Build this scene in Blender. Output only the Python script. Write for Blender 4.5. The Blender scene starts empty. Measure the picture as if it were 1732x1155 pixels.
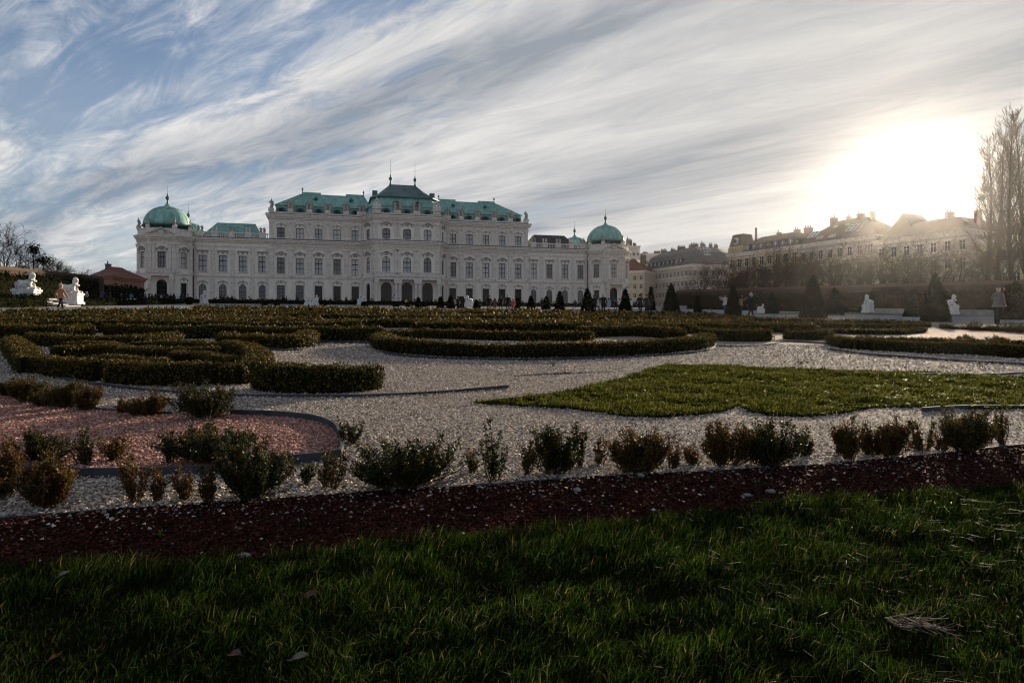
import bpy, math, random
import numpy as np
from mathutils import Vector, Matrix, noise as mnoise

# ------------------------------------------------------------------ camera, sky, sun
SC = bpy.context.scene
COL = SC.collection
R = math.radians
CAMH, FPX, HX, HY = 0.85, 1155.0, 866.0, 561.0      # eye height, focal length (px of 1732), level horizon
TH = R(14.93)                                       # garden axis against the view direction
CT, ST = math.cos(TH), math.sin(TH)
SLOPE = 0.044                                       # the parterre climbs towards the palace
SUN_AZ, SUN_EL = R(30.3), R(10.2)

cd = bpy.data.cameras.new('camera'); cam = bpy.data.objects.new('camera', cd); COL.objects.link(cam)
cam.location = (0, 0, CAMH); cam.rotation_euler = (R(90), 0, 0)
cd.sensor_width = 36.0; cd.lens = 36.0*FPX/1732.0; cd.shift_y = -(577.5-HY)/1732.0
cd.clip_start = 0.05; cd.clip_end = 6000
SC.camera = cam

SC.view_settings.view_transform = 'Standard'; SC.view_settings.look = 'None'
SC.view_settings.gamma = 1.0; SC.view_settings.exposure = 1.02
SC.cycles.pixel_filter_type = 'BLACKMAN_HARRIS'; SC.cycles.filter_width = 1.15

W = bpy.data.worlds.new('World'); SC.world = W; W.use_nodes = True
def build_world():
    nt = W.node_tree; nt.nodes.clear(); N = nt.nodes; L = nt.links
    def nd(t, **k):
        n = N.new(t)
        for a, b in k.items(): setattr(n, a, b)
        return n
    def mth(op, a, b=None, clamp=False):
        n = nd('ShaderNodeMath', operation=op); n.use_clamp = clamp
        for i, v in enumerate((a, b)):
            if v is None: continue
            if isinstance(v, (int, float)): n.inputs[i].default_value = v
            else: L.new(v, n.inputs[i])
        return n.outputs[0]
    def mix(f, a, b, bt='MIX'):
        n = nd('ShaderNodeMix', data_type='RGBA', blend_type=bt)
        for i, v in ((0, f), (6, a), (7, b)):
            if isinstance(v, (int, float)): n.inputs[i].default_value = v
            elif isinstance(v, tuple): n.inputs[i].default_value = (*v, 1)
            else: L.new(v, n.inputs[i])
        return n.outputs[2]
    out = nd('ShaderNodeOutputWorld'); bg = nd('ShaderNodeBackground'); L.new(bg.outputs[0], out.inputs[0])
    sky = nd('ShaderNodeTexSky', sky_type='NISHITA'); sky.sun_disc = False
    sky.sun_elevation = SUN_EL; sky.sun_rotation = SUN_AZ
    sky.air_density = 1.0; sky.dust_density = 0.6; sky.ozone_density = 2.0
    tc = nd('ShaderNodeTexCoord'); sep = nd('ShaderNodeSeparateXYZ'); L.new(tc.outputs['Generated'], sep.inputs[0])
    x, y, z = sep.outputs
    den = mth('ADD', mth('MAXIMUM', z, 0.0), 0.10)
    cx, cy = mth('DIVIDE', x, den), mth('DIVIDE', y, den)
    a = R(-52)                                       # the cirrus runs towards this azimuth
    al = mth('ADD', mth('MULTIPLY', cx, math.sin(a)), mth('MULTIPLY', cy, math.cos(a)))
    ac = mth('SUBTRACT', mth('MULTIPLY', cx, math.cos(a)), mth('MULTIPLY', cy, math.sin(a)))
    def fbm(sa, sc, det, rough, dist, off):
        c = nd('ShaderNodeCombineXYZ'); L.new(mth('MULTIPLY', al, sa), c.inputs[0]); L.new(mth('MULTIPLY', ac, sc), c.inputs[1]); c.inputs[2].default_value = off
        n = nd('ShaderNodeTexNoise'); n.inputs['Scale'].default_value = 1.0; n.inputs['Detail'].default_value = det
        n.inputs['Roughness'].default_value = rough; n.inputs['Distortion'].default_value = dist
        L.new(c.outputs[0], n.inputs['Vector']); return n.outputs['Fac']
    big = fbm(0.20, 0.55, 4, 0.5, 0.8, 9.2)
    mid = fbm(0.5, 1.5, 8, 0.58, 1.1, 17.64)
    fin = fbm(2.0, 7.5, 10, 0.68, 0.9, 1.3)
    s = mth('ADD', mth('ADD', mth('MULTIPLY', big, 1.0), mth('MULTIPLY', mid, 0.9)), mth('MULTIPLY', fin, 0.62))
    mr = nd('ShaderNodeMapRange'); mr.interpolation_type = 'SMOOTHSTEP'
    L.new(s, mr.inputs[0]); mr.inputs[1].default_value = 1.13; mr.inputs[2].default_value = 1.50
    lowc = mth('POWER', mth('SUBTRACT', 1.0, mth('MINIMUM', mth('MULTIPLY', mth('MAXIMUM', z, 0.0), 2.2), 1.0)), 2.0)
    dv0 = nd('ShaderNodeVectorMath', operation='DOT_PRODUCT'); L.new(tc.outputs['Generated'], dv0.inputs[0])
    dv0.inputs[1].default_value = (math.sin(SUN_AZ)*math.cos(SUN_EL), math.cos(SUN_AZ)*math.cos(SUN_EL), math.sin(SUN_EL))
    near = mth('POWER', mth('MAXIMUM', dv0.outputs['Value'], 0.0), 4.0)
    cloud = mth('ADD', mth('MULTIPLY', mr.outputs[0], 0.9), mth('ADD', mth('MULTIPLY', near, 0.75), mth('MULTIPLY', lowc, 0.95)), True)
    # brightness of the veil: thick parts grey, thin parts white
    mr2 = nd('ShaderNodeMapRange'); L.new(mth('ADD', mth('MULTIPLY', fbm(0.34, 1.25, 7, 0.56, 0.9, 21.0), 1.0), mth('MULTIPLY', fin, 0.42)), mr2.inputs[0])
    mr2.inputs[1].default_value = 0.54; mr2.inputs[2].default_value = 0.88
    # sun lobes
    sd = (math.sin(SUN_AZ)*math.cos(SUN_EL), math.cos(SUN_AZ)*math.cos(SUN_EL), math.sin(SUN_EL))
    dv = nd('ShaderNodeVectorMath', operation='DOT_PRODUCT'); L.new(tc.outputs['Generated'], dv.inputs[0]); dv.inputs[1].default_value = sd
    dot = mth('MAXIMUM', dv.outputs['Value'], 0.0)
    lob1 = mth('POWER', dot, 820.0); lob2 = mth('POWER', dot, 40.0); lob3 = mth('POWER', dot, 5.0)
    ccol = mix(mr2.outputs[0], (0.135, 0.16, 0.195), (0.44, 0.43, 0.42))
    warm = mix(mth('MULTIPLY', lob3, 0.55), ccol, (0.225, 0.22, 0.215))
    skc = mix(1.0, sky.outputs[0], (0.047, 0.053, 0.062), 'MULTIPLY')
    base = mix(cloud, skc, warm)
    glow = mix(1.0, (0.75, 0.68, 0.58), (1, 1, 1), 'MULTIPLY')
    def scaled(col, f):
        n = nd('ShaderNodeVectorMath', operation='SCALE'); L.new(col, n.inputs[0]); L.new(f, n.inputs['Scale']); return n.outputs[0]
    def add(a_, b_):
        n = nd('ShaderNodeVectorMath', operation='ADD'); L.new(a_, n.inputs[0]); L.new(b_, n.inputs[1]); return n.outputs[0]
    thin = mth('SUBTRACT', 1.25, mr2.outputs[0])
    g = mth('ADD', mth('MULTIPLY', mth('MULTIPLY', lob1, 1.9), mth('ADD', mr2.outputs[0], 0.45)), mth('MULTIPLY', mth('MULTIPLY', lob2, 0.07), mth('ADD', mr2.outputs[0], 0.35)))
    L.new(add(base, scaled(glow, g)), bg.inputs[0]); bg.inputs[1].default_value = 1.0
build_world()

sl = bpy.data.lights.new('sun', 'SUN'); sl.energy = 5.0; sl.angle = R(0.8); sl.color = (1.0, 0.84, 0.62)
sun = bpy.data.objects.new('sun', sl); COL.objects.link(sun)
sun.rotation_euler = (R(90)-SUN_EL, 0, -SUN_AZ+math.pi)

# ------------------------------------------------------------------ helpers
rng = np.random.default_rng(7); random.seed(7)
def gz(X, Y): return SLOPE*(-X*ST + Y*CT)
def UD(u, d): return (u*CT - d*ST, u*ST + d*CT)           # garden coordinates -> world
def GP(px, py):
    dx = (px-HX)/FPX; dz = (HY-py)/FPX
    Y = CAMH/max(SLOPE*(CT-dx*ST)-dz, 0.004)
    return (dx*Y, Y)
def atY(px, Y): return ((px-HX)/FPX*Y, Y)
def zpx(py, Y): return CAMH+(HY-py)/FPX*Y

MATS = {}
def mat(name, col, rough=0.8, var=0.0, vscale=5.0, bump=0.0, bscale=40.0, col2=None, spec=0.4, metal=0.0, island=None, transl=0.0, stretch=None, detail=6):
    if name in MATS: return MATS[name]
    m = bpy.data.materials.new(name); m.use_nodes = True; nt = m.node_tree; N = nt.nodes; L = nt.links
    b = N['Principled BSDF']; b.inputs['Roughness'].default_value = rough; b.inputs['Metallic'].default_value = metal
    b.inputs['Specular IOR Level'].default_value = spec
    b.inputs['Base Color'].default_value = (*col, 1)
    tc = N.new('ShaderNodeTexCoord'); vec = tc.outputs['Object']
    if stretch:
        mp = N.new('ShaderNodeMapping'); mp.inputs['Scale'].default_value = stretch; L.new(vec, mp.inputs[0]); vec = mp.outputs[0]
    csock = None
    if island:
        g = N.new('ShaderNodeNewGeometry'); r = N.new('ShaderNodeValToRGB'); r.color_ramp.interpolation = 'LINEAR'
        els = r.color_ramp.elements
        while len(els) < len(island): els.new(0.5)
        for e, (p, c) in zip(els, island): e.position = p; e.color = (*c, 1)
        L.new(g.outputs['Random Per Island'], r.inputs[0]); csock = r.outputs[0]
    if col2 is not None:
        n = N.new('ShaderNodeTexNoise'); n.inputs['Scale'].default_value = vscale; n.inputs['Detail'].default_value = detail; n.inputs['Roughness'].default_value = 0.62
        L.new(vec, n.inputs['Vector'])
        mr = N.new('ShaderNodeMapRange'); mr.inputs[1].default_value = 0.5-0.18; mr.inputs[2].default_value = 0.5+0.18; L.new(n.outputs['Fac'], mr.inputs[0])
        mx = N.new('ShaderNodeMix'); mx.data_type = 'RGBA'; L.new(mr.outputs[0], mx.inputs[0])
        if csock is not None: L.new(csock, mx.inputs[6])
        else: mx.inputs[6].default_value = (*col, 1)
        if csock is not None:
            mx.blend_type = 'MULTIPLY'
        mx.inputs[7].default_value = (*col2, 1); csock = mx.outputs[2]
    if csock is not None: L.new(csock, b.inputs['Base Color'])
    if bump:
        n2 = N.new('ShaderNodeTexNoise'); n2.inputs['Scale'].default_value = bscale; n2.inputs['Detail'].default_value = 5; L.new(vec, n2.inputs['Vector'])
        bp = N.new('ShaderNodeBump'); bp.inputs['Strength'].default_value = bump; bp.inputs['Distance'].default_value = 0.05; L.new(n2.outputs['Fac'], bp.inputs['Height']); L.new(bp.outputs[0], b.inputs['Normal'])
    if transl:
        t = N.new('ShaderNodeBsdfTranslucent'); ms = N.new('ShaderNodeMixShader'); ms.inputs[0].default_value = transl
        if csock is not None: L.new(csock, t.inputs[0])
        else: t.inputs[0].default_value = (*col, 1)
        L.new(b.outputs[0], ms.inputs[1]); L.new(t.outputs[0], ms.inputs[2]); L.new(ms.outputs[0], N['Material Output'].inputs[0])
    MATS[name] = m; return m

def gravel_mat(name, cols, cell, dark, dirt=None):
    """loose chippings: a random colour for each voronoi cell, dark joints and relief"""
    m = bpy.data.materials.new(name); m.use_nodes = True; nt = m.node_tree; N = nt.nodes; L = nt.links
    b = N['Principled BSDF']; b.inputs['Roughness'].default_value = 0.9; b.inputs['Specular IOR Level'].default_value = 0.03
    tc = N.new('ShaderNodeTexCoord')
    v = N.new('ShaderNodeTexVoronoi'); v.inputs['Scale'].default_value = 1.0/cell; L.new(tc.outputs['Object'], v.inputs['Vector'])
    wn = N.new('ShaderNodeTexWhiteNoise'); wn.noise_dimensions = '3D'; L.new(v.outputs['Color'], wn.inputs['Vector'])
    r = N.new('ShaderNodeValToRGB'); els = r.color_ramp.elements
    while len(els) < len(cols): els.new(0.5)
    for e, (p, c) in zip(els, cols): e.position = p; e.color = (*c, 1)
    L.new(wn.outputs['Value'], r.inputs[0])
    mr = N.new('ShaderNodeMapRange'); mr.inputs[1].default_value = 0.25; mr.inputs[2].default_value = 0.75; L.new(v.outputs['Distance'], mr.inputs[0])
    mx = N.new('ShaderNodeMix'); mx.data_type = 'RGBA'; L.new(mr.outputs[0], mx.inputs[0]); L.new(r.outputs[0], mx.inputs[6]); mx.inputs[7].default_value = (*dark, 1)
    n = N.new('ShaderNodeTexNoise'); n.inputs['Scale'].default_value = 1.6; n.inputs['Detail'].default_value = 7; n.inputs['Roughness'].default_value = 0.65; L.new(tc.outputs['Object'], n.inputs['Vector'])
    mr2 = N.new('ShaderNodeMapRange'); mr2.inputs[1].default_value = 0.42; mr2.inputs[2].default_value = 0.66; mr2.inputs[4].default_value = 0.75; L.new(n.outputs['Fac'], mr2.inputs[0])
    mx2 = N.new('ShaderNodeMix'); mx2.data_type = 'RGBA'; L.new(mr2.outputs[0], mx2.inputs[0]); L.new(mx.outputs[2], mx2.inputs[6]); mx2.inputs[7].default_value = (*(dirt or dark), 1)
    L.new(mx2.outputs[2], b.inputs['Base Color'])
    bp = N.new('ShaderNodeBump'); bp.invert = True; bp.inputs['Strength'].default_value = 0.9; bp.inputs['Distance'].default_value = cell*0.5; L.new(v.outputs['Distance'], bp.inputs['Height']); L.new(bp.outputs[0], b.inputs['Normal'])
    MATS[name] = m; return m

class MB:
    def __init__(s): s.v = []; s.f = []; s.m = []
    def face(s, pts, m=0):
        i = len(s.v); s.v += [tuple(p) for p in pts]; s.f.append(tuple(range(i, i+len(pts)))); s.m.append(m)
    def hexa(s, p, m=0):          # 8 points: bottom ring 0-3, top ring 4-7
        i = len(s.v); s.v += [tuple(q) for q in p]
        for f in ((0,3,2,1),(4,5,6,7),(0,1,5,4),(1,2,6,5),(2,3,7,6),(3,0,4,7)): s.f.append(tuple(i+k for k in f)); s.m.append(m)
    def box(s, x0, x1, y0, y1, z0, z1, m=0):
        s.hexa(((x0,y0,z0),(x1,y0,z0),(x1,y1,z0),(x0,y1,z0),(x0,y0,z1),(x1,y0,z1),(x1,y1,z1),(x0,y1,z1)), m)
    def frus(s, a, z0, b, z1, m=0):  # rectangles (x0,x1,y0,y1)
        s.hexa(((a[0],a[2],z0),(a[1],a[2],z0),(a[1],a[3],z0),(a[0],a[3],z0),(b[0],b[2],z1),(b[1],b[2],z1),(b[1],b[3],z1),(b[0],b[3],z1)), m)
    def lathe(s, prof, n=12, c=(0,0,0), m=0, sx=1, sy=1, ph=0):
        i = len(s.v)
        for (r, z) in prof:
            for k in range(n):
                a = ph+2*math.pi*k/n; s.v.append((c[0]+sx*r*math.cos(a), c[1]+sy*r*math.sin(a), c[2]+z))
        for j in range(len(prof)-1):
            for k in range(n):
                k2 = (k+1) % n; s.f.append((i+j*n+k, i+j*n+k2, i+(j+1)*n+k2, i+(j+1)*n+k)); s.m.append(m)
        s.f.append(tuple(i+k for k in range(n-1,-1,-1))); s.m.append(m)
        s.f.append(tuple(i+(len(prof)-1)*n+k for k in range(n))); s.m.append(m)
    def tube(s, pts, rad, n=5, m=0):
        i = len(s.v); P = [Vector(p) for p in pts]
        for j, p in enumerate(P):
            t = (P[min(j+1, len(P)-1)]-P[max(j-1, 0)]).normalized()
            a = t.orthogonal().normalized(); b = t.cross(a)
            for k in range(n):
                q = 2*math.pi*k/n; w = p+(a*math.cos(q)+b*math.sin(q))*rad[j]; s.v.append(tuple(w))
        for j in range(len(P)-1):
            for k in range(n):
                k2 = (k+1) % n; s.f.append((i+j*n+k, i+j*n+k2, i+(j+1)*n+k2, i+(j+1)*n+k)); s.m.append(m)
        s.f.append(tuple(i+k for k in range(n-1,-1,-1))); s.m.append(m)
        s.f.append(tuple(i+(len(P)-1)*n+k for k in range(n))); s.m.append(m)
    def prism(s, poly, z0, z1, m=0):
        n = len(poly); i = len(s.v)
        s.v += [(p[0],p[1],z0) for p in poly]+[(p[0],p[1],z1) for p in poly]
        for k in range(n):
            k2 = (k+1) % n; s.f.append((i+k,i+k2,i+n+k2,i+n+k)); s.m.append(m)
        s.f.append(tuple(i+n+k for k in range(n))); s.m.append(m); s.f.append(tuple(i+k for k in range(n-1,-1,-1))); s.m.append(m)
    def mesh(s, name, mats, smooth=False):
        me = bpy.data.meshes.new(name); me.from_pydata(s.v, [], s.f)
        for x in (mats if isinstance(mats, (list, tuple)) else [mats]): me.materials.append(x)
        me.polygons.foreach_set('material_index', s.m)
        if smooth: me.polygons.foreach_set('use_smooth', [True]*len(s.f))
        me.update(); return me
    def build(s, name, mats, parent=None, smooth=False):
        return link(name, s.mesh(name, mats, smooth), parent)
def link(name, me, parent=None, loc=None, rz=0.0, sc=None):
    o = bpy.data.objects.new(name, me); COL.objects.link(o)
    if parent is not None: o.parent = parent
    if loc is not None: o.location = loc
    if rz: o.rotation_euler = (0, 0, rz)
    if sc is not None: o.scale = (sc, sc, sc) if isinstance(sc, (int, float)) else sc
    return o
def tag(o, label, cat, group=None):
    o['label'] = label; o['category'] = cat
    if group: o['group'] = group
    return o
def empty(name, loc, rz=0.0, sc=None): return link(name, None, None, loc, rz, sc)
def structure(o): o['kind'] = 'structure'; return o
def stuff(o, label, cat): o['kind'] = 'stuff'; o['label'] = label; o['category'] = cat; return o
def mesh_np(name, V, F, mats, smooth=False, midx=None):
    """V (n,3), F (m,k) arrays"""
    me = bpy.data.meshes.new(name); V = np.asarray(V, np.float32); F = np.asarray(F, np.int32); k = F.shape[1]
    me.vertices.add(len(V)); me.vertices.foreach_set('co', V.ravel())
    me.loops.add(F.size); me.loops.foreach_set('vertex_index', F.ravel())
    me.polygons.add(len(F)); me.polygons.foreach_set('loop_start', np.arange(0, F.size, k, dtype=np.int32))
    for x in (mats if isinstance(mats, (list, tuple)) else [mats]): me.materials.append(x)
    if midx is not None: me.polygons.foreach_set('material_index', np.asarray(midx, np.int32))
    if smooth: me.polygons.foreach_set('use_smooth', np.ones(len(F), bool))
    me.update(calc_edges=True); me.validate(); return me
def ordinal(i):
    w = ['first','second','third','fourth','fifth','sixth','seventh','eighth','ninth','tenth','eleventh','twelfth','thirteenth','fourteenth','fifteenth','sixteenth','seventeenth','eighteenth','nineteenth','twentieth']
    if i < 20: return w[i]
    t = ['', '', 'twenty', 'thirty', 'forty', 'fifty'][(i+1)//10]; r = (i+1) % 10
    return t+'-'+w[r-1] if r else {20:'twentieth',30:'thirtieth',40:'fortieth',50:'fiftieth'}[i+1]

# ------------------------------------------------------------------ materials
M_STONE = mat('stucco', (0.87, 0.79, 0.675), 0.9, col2=(0.71, 0.625, 0.52), vscale=0.9, stretch=(1, 1, 0.22), bump=0.25, bscale=9)
M_TRIMD = mat('weathered_trim', (0.46, 0.40, 0.355), 0.9, col2=(0.27, 0.235, 0.21), vscale=1.2, bump=0.4, bscale=14)
M_TRIM = mat('stone_trim', (0.83, 0.74, 0.65), 0.88, col2=(0.50, 0.43, 0.37), vscale=1.6, bump=0.35, bscale=14)
M_COPPER = mat('copper_green', (0.30, 0.53, 0.45), 0.7, col2=(0.14, 0.29, 0.245), vscale=0.6, stretch=(1.4, 1.4, 0.25), bump=0.15, bscale=6)
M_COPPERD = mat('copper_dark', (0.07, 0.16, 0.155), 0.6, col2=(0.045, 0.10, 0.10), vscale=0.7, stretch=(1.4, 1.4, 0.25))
M_SLATE = mat('slate', (0.05, 0.053, 0.062), 0.6, col2=(0.03, 0.032, 0.038), vscale=1.2)
M_DARK = mat('dark_opening', (0.012, 0.012, 0.013), 0.7)
M_FRAME = mat('window_frame', (0.022, 0.016, 0.014), 0.6)
M_GLASS = mat('window_glass', (0.40, 0.41, 0.425), 0.08, col2=(0.22, 0.225, 0.235), vscale=0.35, spec=0.6)
M_GLASSD = mat('window_glass_dark', (0.014, 0.015, 0.018), 0.08, col2=(0.006, 0.0065, 0.008), vscale=0.6, spec=0.25)
M_GLASSM = mat('window_glass_dim', (0.13, 0.135, 0.145), 0.08, col2=(0.05, 0.053, 0.06), vscale=0.5, spec=0.6)
M_GUTTER = mat('lead_gutter', (0.05, 0.052, 0.055), 0.7)
M_IRON = mat('wrought_iron', (0.02, 0.02, 0.022), 0.5, metal=0.6)
M_MARBLE = mat('white_marble', (0.78, 0.76, 0.73), 0.7, col2=(0.52, 0.49, 0.46), vscale=3, bump=0.2, bscale=12)
M_GRAVEL = gravel_mat('white_gravel', [(0.0, (0.12,0.09,0.07)), (0.25, (0.33,0.27,0.22)), (0.6, (0.52,0.445,0.385)), (1.0, (0.72,0.64,0.57))], 0.02, (0.06, 0.046, 0.036), (0.22, 0.17, 0.125))
M_REDGRAVEL = gravel_mat('red_gravel', [(0.0, (0.18,0.08,0.06)), (0.4, (0.36,0.175,0.13)), (0.8, (0.48,0.27,0.21)), (1.0, (0.55,0.38,0.32))], 0.02, (0.10, 0.045, 0.035), (0.24, 0.12, 0.09))
M_MULCH = gravel_mat('red_mulch', [(0.0, (0.016,0.005,0.004)), (0.6, (0.045,0.014,0.011)), (0.93, (0.075,0.026,0.02)), (1.0, (0.15,0.10,0.085))], 0.017, (0.008, 0.003, 0.003), (0.018, 0.008, 0.006))
M_PATH = gravel_mat('path_grit', [(0.0, (0.18,0.175,0.175)), (1.0, (0.34,0.33,0.33))], 0.05, (0.17, 0.165, 0.165), (0.22, 0.21, 0.21))
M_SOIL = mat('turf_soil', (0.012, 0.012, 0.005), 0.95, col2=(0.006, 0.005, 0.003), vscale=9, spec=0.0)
M_TURF = mat('far_turf', (0.055, 0.075, 0.018), 0.95, col2=(0.03, 0.045, 0.012), vscale=3, bump=0.5, bscale=60)
M_EDGE = mat('edging_steel', (0.075, 0.078, 0.088), 0.85, col2=(0.04, 0.042, 0.048), vscale=6, spec=0.1)
M_PEB = mat('pebble', (0.4, 0.37, 0.34), 0.85, island=[(0.0, (0.20,0.15,0.11)), (0.3, (0.38,0.31,0.25)), (0.7, (0.54,0.455,0.38)), (1.0, (0.72,0.63,0.54))], spec=0.08)
M_REDPEB = mat('red_chip', (0.3, 0.15, 0.1), 0.9, island=[(0.0, (0.20,0.085,0.06)), (0.5, (0.42,0.21,0.155)), (1.0, (0.58,0.37,0.30))], spec=0.1)
M_MULCHPEB = mat('mulch_chip', (0.05, 0.02, 0.01), 0.95, island=[(0.0, (0.008,0.003,0.002)), (0.7, (0.036,0.012,0.009)), (1.0, (0.075,0.03,0.022))], spec=0.0)
M_BOX = mat('box_leaf', (0.04, 0.06, 0.02), 0.65, island=[(0.0, (0.008,0.012,0.004)), (0.4, (0.026,0.034,0.008)), (0.75, (0.065,0.068,0.014)), (1.0, (0.15,0.125,0.03))], col2=(1.2, 0.72, 0.4), vscale=0.9, transl=0.25, spec=0.15)
M_BOXB = mat('box_leaf_bronzed', (0.1, 0.06, 0.02), 0.65, island=[(0.0, (0.020,0.013,0.004)), (0.4, (0.062,0.040,0.007)), (0.75, (0.12,0.068,0.010)), (1.0, (0.19,0.10,0.016))], col2=(0.6, 0.8, 0.45), vscale=1.1, transl=0.3, spec=0.15)
M_BOXO = mat('box_leaf_rust', (0.2, 0.08, 0.02), 0.5, island=[(0.0, (0.02,0.009,0.004)), (0.4, (0.06,0.027,0.008)), (0.8, (0.14,0.058,0.013)), (1.0, (0.11,0.085,0.02))], transl=0.35, spec=0.15)
M_BOXG = mat('box_leaf_green', (0.03, 0.05, 0.02), 0.55, island=[(0.0, (0.005,0.009,0.002)), (0.5, (0.013,0.021,0.004)), (0.85, (0.028,0.038,0.008)), (1.0, (0.07,0.07,0.018))], transl=0.25, spec=0.1)
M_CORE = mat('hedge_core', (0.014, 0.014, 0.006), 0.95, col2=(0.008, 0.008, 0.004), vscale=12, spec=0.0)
M_YEW = mat('yew', (0.012, 0.018, 0.010), 0.9, island=[(0.0, (0.005,0.007,0.004)), (1.0, (0.015,0.021,0.009))], spec=0.0)
M_BARK = mat('bark', (0.05, 0.038, 0.028), 0.95, col2=(0.025, 0.019, 0.014), vscale=2.0, spec=0.05)
M_TWIG = mat('twig', (0.055, 0.039, 0.028), 0.9, spec=0.05)
M_STEM = mat('stem', (0.07, 0.045, 0.025), 0.9)
M_HORN = mat('hornbeam_hedge', (0.04, 0.027, 0.018), 0.95, island=[(0.0, (0.018,0.013,0.009)), (0.7, (0.038,0.025,0.017)), (1.0, (0.065,0.04,0.025))], spec=0.0)
M_WALLB = mat('old_wall', (0.10, 0.07, 0.055), 0.95, spec=0.05, col2=(0.055, 0.04, 0.032), vscale=0.5, bump=0.4, bscale=5)
M_COPING = mat('wall_coping', (0.16, 0.085, 0.065), 0.9, col2=(0.10, 0.058, 0.045), vscale=2)
M_GRASS = mat('grass_blade', (0.03, 0.07, 0.01), 0.6, island=[(0.0, (0.005,0.012,0.002)), (0.5, (0.016,0.036,0.003)), (0.88, (0.040,0.074,0.006)), (0.95, (0.08,0.08,0.015)), (1.0, (0.20,0.16,0.07))], col2=(0.35, 0.32, 0.4), vscale=5.0, transl=0.52, spec=0.03)
M_GRASS2 = mat('grass_blade_sunny', (0.05, 0.07, 0.015), 0.5, island=[(0.0, (0.03,0.042,0.006)), (0.5, (0.085,0.092,0.012)), (0.88, (0.15,0.14,0.02)), (1.0, (0.2,0.17,0.07))], col2=(0.5, 0.55, 0.5), vscale=3.0, transl=0.4, spec=0.02)
M_PAVE = mat('step_stone', (0.34, 0.32, 0.30), 0.9, col2=(0.22, 0.21, 0.20), vscale=1.5)

# ------------------------------------------------------------------ ground sheets
PARTERRE_FAR = 150
def sheet(name, pts, dz, material, thick=None):
    mb = MB(); mb.face([(x, y, gz(x, y)+dz) for x, y in pts]); me = mb.mesh(name, material)
    if me.polygons[0].normal.z < 0: me.flip_normals()
    return structure(link(name, me))
def pxpoly(pts): return [GP(*p) for p in pts]

def build_ground():
    mb = MB()        # one sheet to the horizon, climbing with the garden and then flat
    ds = [-60, 230, 1500]; us = [-1300, 1300]
    zs = [SLOPE*d if d <= 230 else SLOPE*230 for d in ds]
    for i in range(2):
        p = []
        for u, d, z in ((us[0], ds[i], zs[i]), (us[1], ds[i], zs[i]), (us[1], ds[i+1], zs[i+1]), (us[0], ds[i+1], zs[i+1])):
            x, y = UD(u, d); p.append((x, y, z))
        mb.face(p)
    structure(mb.build('ground', M_GRAVEL))
build_ground()

LAWN_TOP = [(x_, y_+14) for x_, y_ in [(-700, 985), (-300, 970), (0, 955), (150, 951), (300, 945), (430, 934), (560, 920), (700, 905), (860, 893), (1000, 880), (1150, 864), (1280, 848), (1400, 835), (1560, 822), (1732, 811), (2000, 795), (2400, 775)]]
MULCH_TOP = [(-700, 925), (-300, 903), (0, 880), (200, 863), (400, 850), (650, 832), (850, 820), (1000, 808), (1200, 798), (1380, 788), (1560, 771), (1732, 754), (2000, 735), (2400, 716)]
RED_L = [(-300, 640), (0, 668), (100, 683), (180, 694), (280, 700), (390, 701), (470, 704), (530, 711), (563, 724), (574, 742), (574, 775), (470, 785), (380, 798), (300, 803), (150, 806), (0, 802), (-300, 790)]
GRASS_MID = [(795, 683), (850, 676), (930, 668), (1000, 655), (1045, 643), (1085, 630), (1130, 617), (1200, 619), (1300, 624), (1400, 626), (1500, 630), (1620, 634), (1732, 640), (1900, 648), (2300, 662), (2300, 712), (1900, 700), (1732, 692), (1660, 694), (1600, 690), (1540, 690), (1480, 690), (1430, 700), (1370, 706), (1300, 704), (1268, 698), (1250, 688), (1225, 697), (1180, 703), (1110, 707), (1060, 706), (1010, 698), (960, 692), (880, 688)]
RED_R = [(1545, 573), (1570, 560), (1640, 558), (1732, 560), (1900, 566), (1900, 588), (1732, 577), (1640, 575)]
RED_S = [(-200, 575), (0, 578), (55, 577), (50, 583), (20, 590), (0, 592), (-200, 597)]
lawn_w = pxpoly(LAWN_TOP); mulch_w = pxpoly(MULCH_TOP); red_w = pxpoly(RED_L); grass_w = pxpoly(GRASS_MID)
lawn_poly = lawn_w+[(16, -6), (-10, -6)]
mulch_poly = mulch_w+lawn_w[::-1]
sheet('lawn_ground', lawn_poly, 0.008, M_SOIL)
sheet('mulch_strip', mulch_poly, 0.006, M_MULCH)
sheet('red_gravel_bed', red_w, 0.006, M_REDGRAVEL)
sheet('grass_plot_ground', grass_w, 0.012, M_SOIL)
sheet('red_gravel_bed', pxpoly(RED_R), 0.006, M_REDGRAVEL)
sheet('red_gravel_bed', pxpoly(RED_S), 0.006, M_REDGRAVEL)
# light paths round the parterre (garden coordinates follow the photograph's edges)
pathR = pxpoly([(870, 525), (1000, 529.5), (1100, 532), (1300, 536), (1500, 541), (1732, 547.5), (2100, 560)])
PATHP = pxpoly([(-300, 545), (0, 533), (120, 528.5), (300, 522), (420, 519.6), (560, 519.8), (700, 521.5)])+pathR
PATHP = PATHP+[UD(75, 40), UD(85, 190), UD(-40, 190), UD(-40, 60)]
sheet('path', PATHP, 0.006, M_PATH)
sheet('path', pxpoly([(1560, 551), (1732, 550.5), (1960, 556), (1960, 566), (1732, 557), (1600, 556.5)]), 0.006, M_PATH)
for pp in ([(420, 545), (510, 536), (640, 533), (648, 542), (520, 546)], [(684, 534), (740, 536), (800, 540), (715, 545), (684, 543)], [(-40, 552), (60, 549), (75, 556), (-40, 559)]):
    sheet('turf_panel', pxpoly(pp), 0.02, M_TURF)
sheet('turf_panel', pxpoly([(1270, 531.5), (1420, 532), (1732, 535.8), (1900, 538), (1900, 533.5), (1732, 531.2), (1420, 528.5), (1280, 529)]), 0.02, M_TURF)
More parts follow.
